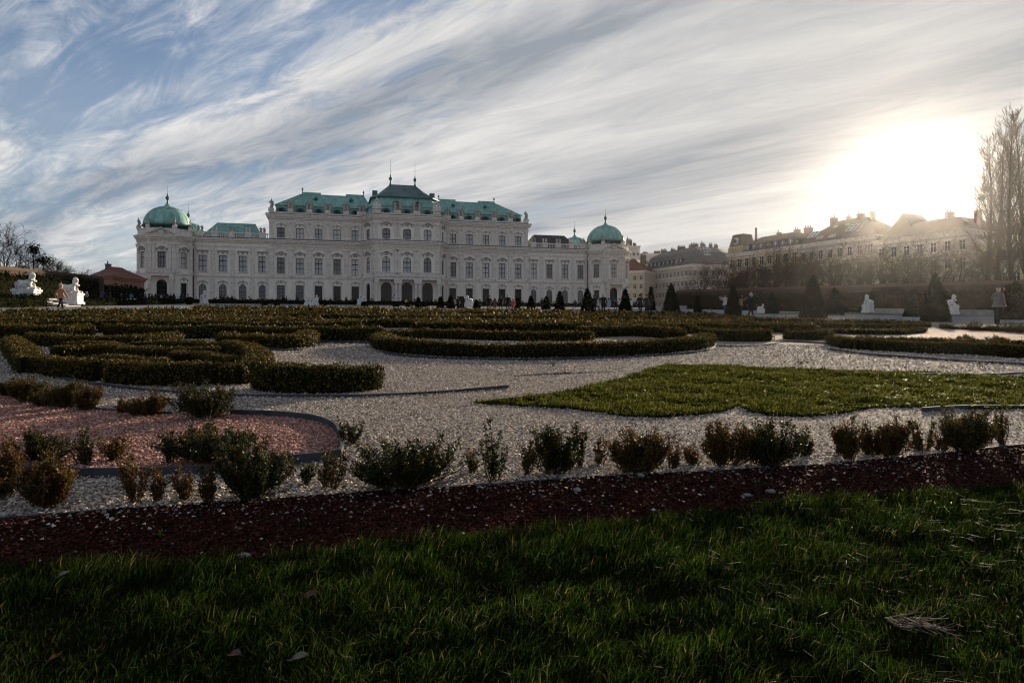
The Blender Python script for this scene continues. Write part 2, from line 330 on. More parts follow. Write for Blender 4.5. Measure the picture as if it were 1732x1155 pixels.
sheet('turf_panel', pxpoly([(1590, 547.2), (1732, 549.6), (1960, 555), (1960, 551), (1732, 546.6)]), 0.02, M_TURF)

def inpoly(P, poly):
    x, y = P[:, 0], P[:, 1]; inside = np.zeros(len(P), bool); n = len(poly); j = n-1
    for i in range(n):
        xi, yi = poly[i]; xj, yj = poly[j]
        c = ((yi > y) != (yj > y)) & (x < (xj-xi)*(y-yi)/(yj-yi+1e-12)+xi)
        inside ^= c; j = i
    return inside
def resample(pts, ds, closed=False):
    P = [np.array(p, float) for p in pts]
    # Catmull-Rom through the points
    Q = []
    n = len(P)
    for i in range(n-1):
        p0, p1, p2, p3 = P[max(i-1, 0)], P[i], P[i+1], P[min(i+2, n-1)]
        for k in range(8):
            t = k/8; Q.append(0.5*((2*p1)+(-p0+p2)*t+(2*p0-5*p1+4*p2-p3)*t*t+(-p0+3*p1-3*p2+p3)*t**3))
    Q.append(P[-1]); Q = np.array(Q); seg = np.linalg.norm(np.diff(Q, axis=0), axis=1); s = np.concatenate([[0], np.cumsum(seg)])
    m = max(int(s[-1]/ds), 2); tt = np.linspace(0, s[-1], m+1)
    return np.stack([np.interp(tt, s, Q[:, 0]), np.interp(tt, s, Q[:, 1])], 1)

# metal edging strips
def edging(px, label, h=0.055, ds=0.12, w=0.008):
    P = resample(pxpoly(px), ds); mb = MB(); n = len(P)
    T = np.gradient(P, axis=0); T /= np.linalg.norm(T, axis=1)[:, None]+1e-9; Nn = np.stack([-T[:, 1], T[:, 0]], 1)
    hh = h+0.008*np.array([mnoise.noise((i*0.11*ds*8, h*50, 0)) for i in range(n)])*2
    for i in range(n):
        for sg, zz in ((-1, -0.03), (-1, hh[i]), (1, hh[i]), (1, -0.03)):
            q = P[i]+Nn[i]*w*sg; mb.v.append((q[0], q[1], gz(q[0], q[1])+zz))
    for i in range(n-1):
        a = i*4; b = a+4
        for k in range(4): mb.f.append((a+k, a+(k+1) % 4, b+(k+1) % 4, b+k)); mb.m.append(0)
    mb.f.append((0, 1, 2, 3)); mb.m.append(0); e = (n-1)*4; mb.f.append((e+3, e+2, e+1, e)); mb.m.append(0)
    return tag(mb.build('metal_edging', M_EDGE), label, 'edging', 'metal bed edgings')
edging([(x, y) for x, y in MULCH_TOP[1:]], 'low grey metal edging between red mulch strip and white gravel', 0.007)
edging([(390, 702), (470, 705), (530, 712), (563, 725), (574, 742), (575, 758), (574, 776), (500, 784), (430, 793), (380, 799), (300, 804), (150, 807), (0, 803), (-300, 792)], 'curved grey metal edging round the rounded end of red gravel bed', 0.045)
edging([(-120, 640), (0, 662), (80, 684), (180, 695), (290, 701)], 'thin grey edging along the back of the red gravel bed', 0.02)
edging([(60, 600), (70, 622), (110, 642), (200, 657), (300, 665), (430, 671), (560, 672), (650, 670), (760, 664), (860, 657)], 'long grey metal edging below the left block hedges', 0.03)
edging([(640, 588), (655, 600), (720, 606), (800, 609), (920, 610), (1050, 606), (1150, 600), (1200, 593), (1212, 584)], 'grey edging under the long crescent hedge in the centre', 0.04)
edging([(455, 592), (490, 594), (522, 591), (526, 584)], 'short pale edging at the rounded hedge end left of centre', 0.03)
edging([(430, 581), (520, 580), (640, 582)], 'straight grey edging behind the rounded left hedge', 0.05)
edging([(1180, 585), (1250, 587), (1305, 583), (1330, 578), (1400, 582)], 'thin edging under the right middle hedges', 0.03)
edging([(1400, 592), (1480, 602), (1600, 610), (1732, 618), (1850, 626)], 'grey edging in front of the long hedge at right', 0.04)
edging([(1545, 637), (1640, 636), (1732, 632), (1850, 626)], 'grey edging behind the sunny grass plot at right', 0.03)
edging([(1560, 697), (1640, 692), (1732, 690), (1850, 690)], 'grey edging on the near side of grass plot at right edge', 0.03)
edging([(870, 636), (960, 632), (1060, 628)], 'faint metal edging flush in the middle gravel', 0.012)

# ------------------------------------------------------------------ leaves
def leaf_mesh(name, P, Nrm, size, mats, aspect=0.55, jitter=0.9, midx=None):
    n = len(P); P = np.asarray(P, float)
    A = Nrm+rng.normal(0, jitter, (n, 3)); A /= np.linalg.norm(A, axis=1)[:, None]+1e-9
    B = np.cross(A, rng.normal(0, 1, (n, 3))); B /= np.linalg.norm(B, axis=1)[:, None]+1e-9
    Cc = np.cross(A, B)
    s = (size*rng.uniform(0.6, 1.35, n))[:, None]
    # leaf grows along B, width along C, slight fold along A
    V = np.empty((n, 4, 3)); V[:, 0] = P; V[:, 1] = P+B*s*0.5+Cc*s*aspect*0.5+A*s*0.12; V[:, 2] = P+B*s; V[:, 3] = P+B*s*0.5-Cc*s*aspect*0.5+A*s*0.12
    F = np.arange(n*4).reshape(n, 4)
    return mesh_np(name, V.reshape(-1, 3), F, mats, midx=midx)

HEDGES = []
def hedge(pts, w, h, label, group, mats=None, world=False, leafk=1.0, name='box_hedge', kl=0.0023, cat='hedge', brown=0.25, core=True, coremat=None):
    """clipped hedge along a line on the ground: a dark woody core and a skin of leaves"""
    W2 = pts if world else pxpoly(pts)
    Yc = max(np.mean([p[1] for p in W2]), 2.0); Ymin = max(min(p[1] for p in W2), 2.0)
    ls = max(0.019, kl*Ymin)
    P = resample(W2, max(0.06, ls*1.2)); n = len(P)
    T = np.gradient(P, axis=0); T /= np.linalg.norm(T, axis=1)[:, None]+1e-9; Nn = np.stack([-T[:, 1], T[:, 0]], 1)
    s = np.concatenate([[0], np.cumsum(np.linalg.norm(np.diff(P, axis=0), axis=1))]); L = s[-1]
    seed = rng.uniform(0, 100)
    hv = h*(1+0.13*np.array([mnoise.noise((a*0.9+seed, 0.3, 0)) for a in s])+0.09*np.array([mnoise.noise((a*4+seed, 7.3, 0)) for a in s]))
    wv = w*(1+0.16*np.array([mnoise.noise((a*1.3+seed, 9.3, 4)) for a in s]))
    endf = np.minimum(1, np.sqrt(np.clip(np.minimum(s, L-s)/(w*0.5), 0, 1))*0.75+0.25)
    wv = wv*endf
    x0, y0 = P[n//2]; root = empty(name, (x0, y0, gz(x0, y0))); z0 = gz(x0, y0)
    # core
    prof = [(-0.5, -0.03), (-0.5, 0.55), (-0.46, 0.85), (-0.3, 0.97), (0.0, 1.0), (0.3, 0.97), (0.46, 0.85), (0.5, 0.55), (0.5, -0.03)]
    V = []; k = len(prof); c = 0.9 
    for i in range(n):
        for (a, b) in prof:
            q = P[i]+Nn[i]*(wv[i]-0.02)*a*c; V.append((q[0]-x0, q[1]-y0, gz(q[0], q[1])-z0+(hv[i]*0.93)*b))
    F = []
    for i in range(n-1):
        for j in range(k-1): F.append((i*k+j, i*k+j+1, (i+1)*k+j+1, (i+1)*k+j))
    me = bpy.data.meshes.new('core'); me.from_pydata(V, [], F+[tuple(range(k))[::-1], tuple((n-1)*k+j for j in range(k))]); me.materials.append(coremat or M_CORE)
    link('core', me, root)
    # leaves on the skin
    per = w+2*h; cnt = int(min(14000, leafk*1.05*per*(L+w)/(ls*ls*0.55)))
    sv = rng.uniform(0, L, cnt); t = rng.uniform(0, 1, cnt)*per
    ii = np.interp(sv, s, np.arange(n)); i0 = np.clip(ii.astype(int), 0, n-2); fr = (ii-i0)[:, None]
    Pp = P[i0]*(1-fr)+P[i0+1]*fr; Nv = Nn[i0]; Tv = T[i0]; hh = hv[i0]; ww = wv[i0]
    off = np.where(t < h, -0.5, np.where(t > h+w, 0.5, (t-h)/w-0.5))
    zz = np.where(t < h, t/h, np.where(t > h+w, (per-t)/h, 1.0))
    zz = np.clip(zz, 0.04, 1)
    nx = np.where(t < h, -1.0, np.where(t > h+w, 1.0, 0.0)); nz = np.where((t >= h) & (t <= h+w), 1.0, 0.15)
    # rounded shoulders
    rr = np.clip((np.abs(off)-0.34)/0.16, 0, 1)*np.clip((zz-0.8)/0.2, 0, 1)
    lat = off*ww*(1-0.10*rr); hz = zz*hh-0.10*h*rr
    out = rng.normal(0, ls*0.4, cnt)*np.where(rng.uniform(0, 1, cnt) < 0.06, 2.6, 1.0)
    lump = np.array([mnoise.noise((a*5.5+seed, b*4.0, c*9.0)) for a, b, c in zip(sv, t, zz)])
    out = out+lump*min(0.035, h*0.13)
    Pos = np.empty((cnt, 3)); q = Pp+Nv*(lat+nx*out)[:, None]
    Pos[:, 0] = q[:, 0]-x0; Pos[:, 1] = q[:, 1]-y0; Pos[:, 2] = gz(q[:, 0], q[:, 1])-z0+hz+np.where(nz > 0.5, out*0.9, 0)
    Nrm = np.empty((cnt, 3)); Nrm[:, :2] = Nv*nx[:, None]; Nrm[:, 2] = nz
    # ends
    e = (rng.uniform(0, 1, cnt) < (w*1.2)/(L+w)); ne = e.sum(); side = rng.integers(0, 2, ne); ie = np.where(side == 0, 0, n-1)
    lo = rng.uniform(-0.5, 0.5, ne)*wv[ie]; pe = P[ie]+Nn[ie]*lo[:, None]+T[ie]*np.where(side == 0, -1, 1)[:, None]*np.abs(rng.normal(0, ls*0.5, ne))[:, None]
    Pos[e, 0] = pe[:, 0]-x0; Pos[e, 1] = pe[:, 1]-y0; Pos[e, 2] = gz(pe[:, 0], pe[:, 1])-z0+rng.uniform(0.04, 1, ne)*hv[ie]
    Nrm[e, :2] = T[ie]*np.where(side == 0, -1, 1)[:, None]; Nrm[e, 2] = 0.1
    mm = mats or [M_BOX, M_BOXB]
    # bronzed leaves gather in patches; extra ones on top paint in the sunlight
    pn = np.array([mnoise.noise((a*1.1+seed, seed, 0)) for a in s])[i0]+0.35*(nz > 0.5)
    idx = (rng.uniform(-0.5, 0.5, cnt)+pn > (0.6-brown)).astype(int) if len(mm) > 1 else None
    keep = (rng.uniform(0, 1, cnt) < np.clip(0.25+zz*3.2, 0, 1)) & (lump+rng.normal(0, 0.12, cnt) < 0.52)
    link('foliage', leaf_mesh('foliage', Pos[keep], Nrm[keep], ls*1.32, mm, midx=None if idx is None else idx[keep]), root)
    return tag(root, label, 'hedge', group)

HG = 'clipped box hedges of the parterre'
hedge([(646, 583), (662, 594), (740, 601), (830, 604), (920, 604), (1020, 602), (1110, 597), (1170, 591), (1196, 583)], 0.42, 0.225, 'long dark crescent box hedge in front centre of the gravel', HG)
hedge([(432, 657), (500, 662), (570, 662), (640, 656)], 0.32, 0.235, 'short straight block hedge standing alone left of centre gravel', HG, brown=0.05)
hedge([(66, 628), (120, 638), (175, 644)], 0.3, 0.19, 'near hedge piece at the left end behind the grey edging', HG, brown=0.35)
hedge([(188, 645), (240, 649), (300, 651), (352, 651)], 0.33, 0.21, 'near hedge piece in the middle behind the grey edging', HG, brown=0.15)
hedge([(362, 650), (395, 649), (428, 643)], 0.32, 0.2, 'near hedge piece touching the curled hedge end at left', HG, brown=0.35)
hedge([(140, 624), (190, 622), (235, 627), (280, 632)], 0.24, 0.15, 'low ragged hedge inside the left scroll, front one', HG, brown=0.55)
hedge([(290, 621), (330, 618), (375, 624), (402, 630)], 0.26, 0.17, 'low ragged hedge inside the left scroll, right one', HG, brown=0.5)
hedge([(110, 600), (150, 597), (200, 598)], 0.26, 0.17, 'short low hedge at the back left of the scroll', HG, brown=0.4)
hedge([(225, 599), (280, 596), (330, 598), (372, 603)], 0.28, 0.18, 'short low hedge at the back right of the scroll', HG, brown=0.3)
hedge([(430, 640), (437, 622), (420, 608), (380, 600)], 0.3, 0.21, 'curled hedge end with rust brown leaves left of centre', HG, brown=0.45)
hedge([(90, 612), (180, 606), (270, 612), (370, 610)], 0.28, 0.19, 'wavy middle hedge inside the left scroll', HG, brown=0.35)
hedge([(20, 590), (40, 612), (55, 632)], 0.3, 0.2, 'ragged rust brown hedge at far left bed corner', HG, mats=[M_BOX, M_BOXB], brown=0.4)
hedge([(50, 582), (150, 590), (240, 588), (300, 580)], 0.36, 0.2, 'broad hedge beyond the small red bed at left', HG)
hedge([(375, 583), (420, 588), (470, 590), (515, 585), (520, 577)], 0.42, 0.22, 'rounded hedge end with pale kerb left of centre', HG, brown=0.3)
hedge([(180, 570), (300, 573), (400, 572), (460, 573), (560, 576), (645, 577)], 0.42, 0.27, 'long dark hedge running left to centre behind rounded hedge', HG, brown=0.1)
hedge([(185, 554), (300, 555), (450, 556), (600, 558)], 0.45, 0.27, 'long straight hedge, third band back at left', HG)
hedge([(0, 572), (80, 575), (150, 570)], 0.42, 0.27, 'bronzed hedge above the small red bed at left edge', HG, brown=0.5)
hedge([(650, 575), (720, 572), (800, 574), (900, 577), (1000, 575)], 0.36, 0.19, 'hedge just behind the crescent hedge, left part', HG, brown=0.35)
hedge([(980, 571), (1060, 568), (1120, 571), (1150, 576)], 0.42, 0.25, 'olive hedge curling behind the right end of crescent', HG, brown=0.35)
hedge([(935, 560), (1040, 563), (1130, 565), (1172, 563)], 0.42, 0.27, 'dark straight hedge behind the crescent at right', HG, brown=0.1)
hedge([(700, 561), (780, 562), (880, 564)], 0.42, 0.27, 'straight hedge in the middle behind the crescent', HG)
hedge([(1175, 572), (1240, 577), (1300, 576)], 0.45, 0.26, 'hedge with flat olive top right of the crescent', HG, brown=0.3)
hedge([(1328, 573), (1365, 575), (1402, 573)], 0.36, 0.2, 'short brown hedge between gravel and right scrolls', HG, brown=0.4)
hedge([(1405, 583), (1440, 590), (1475, 592)], 0.36, 0.2, 'dark stepped hedge corner at right', HG, brown=0.25)
hedge([(1470, 592), (1560, 597), (1650, 600), (1732, 606), (1850, 612)], 0.4, 0.2, 'long bronzed hedge on right side of white gravel', HG, brown=0.4)
hedge([(1450, 577), (1540, 580), (1640, 583), (1732, 586), (1850, 592)], 0.3, 0.11, 'second bronzed hedge at right in front of red bed', HG, brown=0.4)
hedge([(1300, 562), (1400, 564), (1500, 566), (1560, 562)], 0.34, 0.14, 'hedge left of the right red bed', HG, brown=0.35)
hedge([(1400, 553), (1500, 556), (1570, 553)], 0.36, 0.17, 'brown hedge at upper left corner of right red bed', HG, brown=0.5)
hedge([(1090, 540), (1200, 543), (1330, 546), (1450, 549), (1560, 552)], 0.5, 0.2, 'long low hedge at the far right edge of the parterre', HG, brown=0.3)
hedge([(1120, 548), (1250, 552), (1370, 555), (1440, 557)], 0.4, 0.2, 'second low hedge back at right beyond the gravel', HG, brown=0.4)
hedge([(1600, 556), (1660, 559), (1732, 562), (1850, 568)], 0.25, 0.1, 'thin low row of bronzed box behind right red bed', HG, brown=0.5)
hedge([(645, 543), (684, 543)], 0.9, 0.3, 'squat dark block hedge between two turf panels', HG, brown=0.0)
hedge([(567, 543), (609, 543)], 0.7, 0.28, 'small dark block hedge on left turf panel', HG, brown=0.0)
hedge([(715, 547), (787, 547)], 0.6, 0.28, 'dark block hedge right of the turf panels', HG, brown=0.0)
# the broderie farther back: bands of scrolls in garden coordinates, mirrored about the axis
rows = []
hr = random.Random(3)
for r, d in enumerate([19, 21.8, 25, 28.5, 32.5, 37, 42, 48, 55, 62]):
    # left and right ends of the parterre at this depth
    uL = -0.43*d-2; uR = 0.52*d+3 if d < 40 else 24
    u = uL+hr.uniform(0, 3)
    k = 0
    while u < uR:
        ln = hr.uniform(4.5, 10.5)*(1+d/60); e = min(u+ln, uR+2)
        amp = hr.uniform(0.25, 0.9); ph = hr.uniform(0, 6)
        pts = [UD(u+(e-u)*t/6, d+amp*math.sin(ph+t*1.1)+hr.uniform(-0.1, 0.1)) for t in range(7)]
        # keep clear of the turf panels and the near, hand-placed hedges
        rows.append((r, k, d, pts)); k += 1
        u = e+hr.uniform(0.6, 2.6)
tot = {}
for r, k, d, pts in rows: tot[r] = k+1
for r, k, d, pts in rows:
    pts = [p for p in pts if not inpoly(np.array([p, (p[0]-3.5*ST, p[1]+3.5*CT)]), PATHP).any()]
    if len(pts) < 3: continue
    hedge(pts, hr.uniform(0.36, 0.7), hr.uniform(0.17, 0.28), 'bronzed scroll hedge, %s band of the far parterre, %s from left' % (ordinal(r), ordinal(k)), HG, world=True, brown=hr.uniform(0.0, 0.65), kl=0.0031)

# ------------------------------------------------------------------ the palace
P0 = (-30.9, 196.9); PZ = 8.72
palace = empty('palace', (P0[0], P0[1], PZ), TH)
tag(palace, 'long pale baroque palace with green copper roofs and two corner domes', 'palace')

class Fr:
    """a facade face from p0 to p1 (left to right seen from outside): s along, d outwards, z up"""
    def __init__(s, p0, p1):
        s.p0 = p0; dx, dy = p1[0]-p0[0], p1[1]-p0[1]; s.L = math.hypot(dx, dy); s.d = (dx/s.L, dy/s.L); s.n = (s.d[1], -s.d[0]); s.a = math.atan2(dy, dx)
    def p(s, t, z, o=0.0): return (s.p0[0]+s.d[0]*t+s.n[0]*o, s.p0[1]+s.d[1]*t+s.n[1]*o, z)
    def box(s, mb, s0, s1, z0, z1, d0, d1, m=0):
        mb.hexa([s.p(s0, z0, d1), s.p(s1, z0, d1), s.p(s1, z0, d0), s.p(s0, z0, d0), s.p(s0, z1, d1), s.p(s1, z1, d1), s.p(s1, z1, d0), s.p(s0, z1, d0)], m)
def facade(mb, fr, z0, z1, holes, rec=0.45, m=0, s0=0.0, s1=None):
    """wall face with real openings: holes (centre, width, bottom, top, arched)"""
    s1 = fr.L if s1 is None else s1
    br = sorted(set([s0, s1]+[h[0]-h[1]/2 for h in holes]+[h[0]+h[1]/2 for h in holes]))
    for a, b in zip(br[:-1], br[1:]):
        c = (a+b)/2; hs = sorted([h for h in holes if abs(h[0]-c) < h[1]/2], key=lambda h: h[2]); z = z0
        for h in hs:
            if h[2] > z: mb.face([fr.p(a, z), fr.p(b, z), fr.p(b, h[2]), fr.p(a, h[2])], m)
            z = h[3]
        if z < z1: mb.face([fr.p(a, z), fr.p(b, z), fr.p(b, z1), fr.p(a, z1)], m)
    for (c, w, a, b, arch) in holes:
        l, r = c-w/2, c+w/2
        mb.face([fr.p(l, a), fr.p(l, a, -rec), fr.p(l, b, -rec), fr.p(l, b)], m); mb.face([fr.p(r, a, -rec), fr.p(r, a), fr.p(r, b), fr.p(r, b, -rec)], m)
        mb.face([fr.p(l, a), fr.p(r, a), fr.p(r, a, -rec), fr.p(l, a, -rec)], m); mb.face([fr.p(l, b, -rec), fr.p(r, b, -rec), fr.p(r, b), fr.p(l, b)], m)
        if arch:
            n = 8; rr = w/2; rh = rr*arch; zc = b-rh
            for sg in (-1, 1):
                arc = [(c+sg*rr*math.cos(q*math.pi/2/n), zc+rh*math.sin(q*math.pi/2/n)) for q in range(n+1)]
                for (xa, za), (xb, zb) in zip(arc[:-1], arc[1:]):
                    f = [fr.p(c+sg*rr, b), fr.p(xa, za), fr.p(xb, zb)]
                    mb.face(f if sg < 0 else f[::-1], m)
                    g = [fr.p(xa, za), fr.p(xa, za, -rec), fr.p(xb, zb, -rec), fr.p(xb, zb)]
                    mb.face(g if sg > 0 else g[::-1], m)
def put(name, me, fr, s, z, d=0.0, parent=None, sc=None):
    return link(name, me, parent or palace, fr.p(s, z, d), fr.a, sc)

# window meshes: the sash bars with its pane, a hood and a sill (x along, -y outwards)
def win_meshes(w, h, cols, rows, arch=0.0, glass=None, key=''):
    f = MB(); t = 0.13; e = 0.10
    f.box(-w/2, -w/2+t, -e, 0, 0, h); f.box(w/2-t, w/2, -e, 0, 0, h); f.box(-w/2+t, w/2-t, -e, 0, 0, t); f.box(-w/2+t, w/2-t, -e, 0, h-t, h)
    for i in range(1, cols):
        x = -w/2+w*i/cols; ww = 0.085 if cols == 2 else 0.06; f.box(x-ww, x+ww, -e-0.003, -0.002, t, h-t)
    for i in range(1, rows):
        z = h*i/rows; ww = 0.12 if i == rows-1 and rows == 3 else 0.07; f.box(-w/2+t, w/2-t, -e+0.004, -0.004, z-ww, z+ww)
    g = MB(); g.box(-w/2+0.01, w/2-0.01, -0.04, -0.01, 0.01, h-0.01)
    return f.mesh('window'+key, M_FRAME), g.mesh('pane'+key, glass or M_GLASS)
def hood_curved(w):
    m = MB(); W2 = w/2+0.55; n = 12
    def crv(x): return 0.55*max(0, math.cos(min(1, abs(x)/(W2*0.62))*math.pi/2))**0.8
    xs = [-W2+2*W2*i/n for i in range(n+1)]
    for a, b in zip(xs[:-1], xs[1:]):
        za, zb = crv(a), crv(b)
        m.hexa(((a,-0.42,za),(b,-0.42,zb),(b,0,zb),(a,0,za),(a,-0.48,za+0.2),(b,-0.48,zb+0.2),(b,0,zb+0.2),(a,0,za+0.2)))
    m.box(-0.42, 0.42, -0.3, 0, -0.25, 0.42); m.lathe([(0.02,-0.35),(0.28,-0.2),(0.34,0.0),(0.2,0.3),(0.02,0.42)], 8, (0,-0.3,0), sy=0.4)
    for sx in (-1, 1): m.box(sx*(w/2+0.2)-0.13, sx*(w/2+0.2)+0.13, -0.26, 0, -0.55, 0)
    return m.mesh('window_hood', M_TRIMD)
def hood_flat(w):
    m = MB(); W2 = w/2+0.5
    m.box(-W2, W2, -0.4, 0, 0, 0.18); m.box(-W2+0.12, W2-0.12, -0.25, 0, -0.2, 0.0); m.box(-0.3, 0.3, -0.2, 0, -0.75, -0.2)
    for sx in (-1, 1): m.box(sx*(w/2+0.2)-0.12, sx*(w/2+0.2)+0.12, -0.2, 0, -0.8, -0.2)
    return m.mesh('window_hood', M_TRIMD)
def hood_shell(w):
    m = MB(); n = 9; r = w/2+0.35
    for i in range(n):
        a, b = math.pi*i/n, math.pi*(i+1)/n
        P = [(r*math.cos(a), r*0.62*math.sin(a)), (r*math.cos(b), r*0.62*math.sin(b)), ((r-0.2)*math.cos(b), (r*0.62-0.18)*math.sin(b)), ((r-0.2)*math.cos(a), (r*0.62-0.18)*math.sin(a))]
        m.hexa([(x, -0.22, z) for x, z in P]+[(x, 0, z) for x, z in P])
    m.box(-0.2, 0.2, -0.28, 0, 0.15, r*0.62+0.12)
    return m.mesh('window_hood', M_TRIMD)
def sill_mesh(w):
    m = MB(); m.box(-w/2-0.35, w/2+0.35, -0.3, 0, -0.22, 0)
    for sx in (-1, 1): m.box(sx*(w/2+0.12)-0.1, sx*(w/2+0.12)+0.1, -0.2, 0, -0.6, -0.22)
    return m.mesh('sill', M_TRIM)
def surround(w, h):
    m = MB(); t = 0.26
    m.box(-w/2-t, -w/2, -0.12, 0, 0, h); m.box(w/2, w/2+t, -0.12, 0, 0, h); m.box(-w/2-t, w/2+t, -0.12, 0, h, h+t)
    return m.mesh('surround', M_TRIM)
WT = {}
M_GLASSW = mat('window_glass_blind', (0.52, 0.50, 0.47), 0.1, spec=0.5)
WR = random.Random(5)
def window(fr, s, z, w, h, cols, rows, kind, hood=None, hz=0.5, rec=0.4, glass=None, sill=True, sur=True, parent=None, name='window'):
    if glass is None: glass = WR.choice((M_GLASS, M_GLASS, M_GLASSM, M_GLASSW))
    elif glass is M_GLASSD and name == 'window': glass = WR.choice((M_GLASSD, M_GLASSD, M_GLASSM))
    k = (w, h, cols, rows, kind, glass.name if glass else '')
    if k not in WT: WT[k] = win_meshes(w, h, cols, rows, 0, glass)+(sill_mesh(w), surround(w, h))
    f, g, sm, su = WT[k]
    o = put(name, f, fr, s, z, -rec+0.02, parent); link('pane', g, o)
    if sill: link('sill', sm, o, (0, -rec+0.02-0.003, 0))
    if sur: link('surround', su, o, (0, -rec+0.02-0.003, 0))
    if hood:
        hk = (hood, w)
        if hk not in WT: WT[hk] = {'curved': hood_curved, 'flat': hood_flat, 'shell': hood_shell}[hood](w)
        link('window_hood', WT[hk], o, (0, -rec+0.02-0.003, h+hz))
    return o
def pilaster_mesh(w, h, d=0.28):
    m = MB(); m.box(-w/2, w/2, -d, 0, 0.5, h-0.9); m.box(-w/2-0.1, w/2+0.1, -d-0.1, 0, 0, 0.5)
    m.frus((-w/2, w/2, -d, 0), h-0.9, (-w/2-0.22, w/2+0.22, -d-0.2, 0), h-0.25); m.box(-w/2-0.28, w/2+0.28, -d-0.24, 0, h-0.25, h)
    return m.mesh('pilaster', M_TRIM)
PIL = {}
def pilaster(fr, s, z, w, h, d=0.28):
    if (w, h, d) not in PIL: PIL[(w, h, d)] = pilaster_mesh(w, h, d)
    return put('pilaster', PIL[(w, h, d)], fr, s, z)
def outline_band(name, loops, prof, material=M_TRIM):
    """a moulding that follows an open facade outline; prof: list of (z0, z1, out)"""
    mb = MB()
    for pts in loops:
        frs = [Fr(a, b) for a, b in zip(pts[:-1], pts[1:])]
        for (z0, z1, o) in prof:
            # mitred offset
            off = []
            for i, p in enumerate(pts):
                if i == 0: n = frs[0].n; q = (p[0]+n[0]*o, p[1]+n[1]*o)
                elif i == len(pts)-1: n = frs[-1].n; q = (p[0]+n[0]*o, p[1]+n[1]*o)
                else:
                    a, b = frs[i-1].n, frs[i].n; den = 1+a[0]*b[0]+a[1]*b[1]; q = (p[0]+(a[0]+b[0])/den*o, p[1]+(a[1]+b[1])/den*o)
                off.append(q)
            for i in range(len(pts)-1):
                a, b, c, d = off[i], off[i+1], pts[i+1], pts[i]
                mb.hexa([(a[0],a[1],z0),(b[0],b[1],z0),(c[0],c[1],z0),(d[0],d[1],z0),(a[0],a[1],z1),(b[0],b[1],z1),(c[0],c[1],z1),(d[0],d[1],z1)])
    return mb.build(name, material, palace)
def dentils(fr, z, s0, s1, mb, h=0.45, w=0.32, gap=0.62, d=0.34):
    n = int((s1-s0)/gap)
    for i in range(n): a = s0+(i+0.3)*(s1-s0)/n; fr.box(mb, a, a+w, z, z+h, 0.02, d)

MIDC = [(15.0, 15.4, 0.14), (16.35, 16.75, 0.5), (16.75, 17.1, 0.78), (17.1, 17.4, 0.95)]
TOPC = [(22.5, 22.9, 0.14), (23.3, 23.7, 0.4), (23.7, 24.1, 0.7), (24.1, 24.45, 0.9)]
STRC = [(6.75, 7.05, 0.16), (7.05, 7.3, 0.26)]
PLIN = [(-1.2, 0.7, 0.16)]

# statue, urn, finial shared shapes
def statue_mesh(seed, h=2.6, material=None):
    r = random.Random(seed); m = MB(); k = h/2.6
    m.box(-0.45*k, 0.45*k, -0.45*k, 0.45*k, 0, 0.25*k)
    lean = r.uniform(-0.1, 0.1)
    m.lathe([(0.42*k, 0.25*k), (0.40*k, 0.5*k), (0.30*k, 1.0*k), (0.33*k, 1.35*k), (0.40*k, 1.75*k), (0.36*k, 1.95*k), (0.13*k, 2.08*k), (0.12*k, 2.15*k)], 10, (lean*k, 0, 0), sy=0.72, ph=r.random())
    m.lathe([(0.02, 2.1*k), (0.14*k, 2.16*k), (0.17*k, 2.32*k), (0.13*k, 2.5*k), (0.02, 2.56*k)], 8, (lean*k, -0.03, 0))
    for sg in (-1, 1):
        up = r.choice((0.0, 0.0, 0.6)); e = Vector((lean*k+sg*0.62*k, -0.1, (1.45+up*0.5)*k)); hnd = Vector((lean*k+sg*(0.35+up*0.35)*k, -0.35*k, (1.25+up*1.3)*k))
        m.tube([(lean*k+sg*0.34*k, 0, 1.86*k), e, hnd], [0.13*k, 0.11*k, 0.07*k], 6)
    m.tube([(0.3*k, 0.1, 0.4*k), (0.55*k, 0.15, 1.0*k), (0.3*k, 0.2, 1.6*k)], [0.2*k, 0.22*k, 0.1*k], 6)
    return m.mesh('roof_statue', material or M_TRIM, True)
STAT = [statue_mesh(i, material=M_TRIMD) for i in range(5)]
def group_mesh():
    m = MB(); m.box(-1.3, 1.3, -0.6, 0.6, 0, 0.5)
    m.lathe([(0.9, 0.5), (0.8, 1.2), (0.5, 1.9), (0.2, 2.4)], 9, sy=0.6)
    for sg in (-1, 1):
        m.lathe([(0.4, 0.5), (0.34, 1.2), (0.3, 1.6), (0.1, 1.8)], 8, (sg*0.85, -0.1, 0), sy=0.8); m.lathe([(0.02, 1.75), (0.16, 1.85), (0.16, 2.05), (0.02, 2.15)], 7, (sg*0.85, -0.1, 0))
        m.tube([(sg*0.7, -0.1, 1.5), (sg*0.35, -0.3, 2.2), (sg*0.2, -0.2, 2.9)], [0.14, 0.12, 0.06], 6)
    m.lathe([(0.25, 2.3), (0.32, 2.7), (0.1, 3.2), (0.05, 3.5)], 8)
    return m.mesh('roof_trophy', M_TRIM, True)
TROPHY = group_mesh()
def urn_mesh():
    m = MB(); m.box(-0.35,0.35,-0.35,0.35,0,0.3); m.lathe([(0.12,0.3),(0.12,0.5),(0.42,0.8),(0.5,1.2),(0.3,1.45),(0.42,1.6),(0.28,1.8),(0.05,2.1)], 10)
    return m.mesh('urn', M_TRIM, True)
URN = urn_mesh()
def finial_mesh(h):
    m = MB(); m.lathe([(0.55,-0.4),(0.25,0.5),(0.16,1.2),(0.42,1.45),(0.52,1.8),(0.42,2.15),(0.14,2.4),(0.2,2.7),(0.06,3.0),(0.05,h*0.6),(0.02,h)], 10)
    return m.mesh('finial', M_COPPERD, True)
FIN_L, FIN_D = finial_mesh(7.5), finial_mesh(5.2)
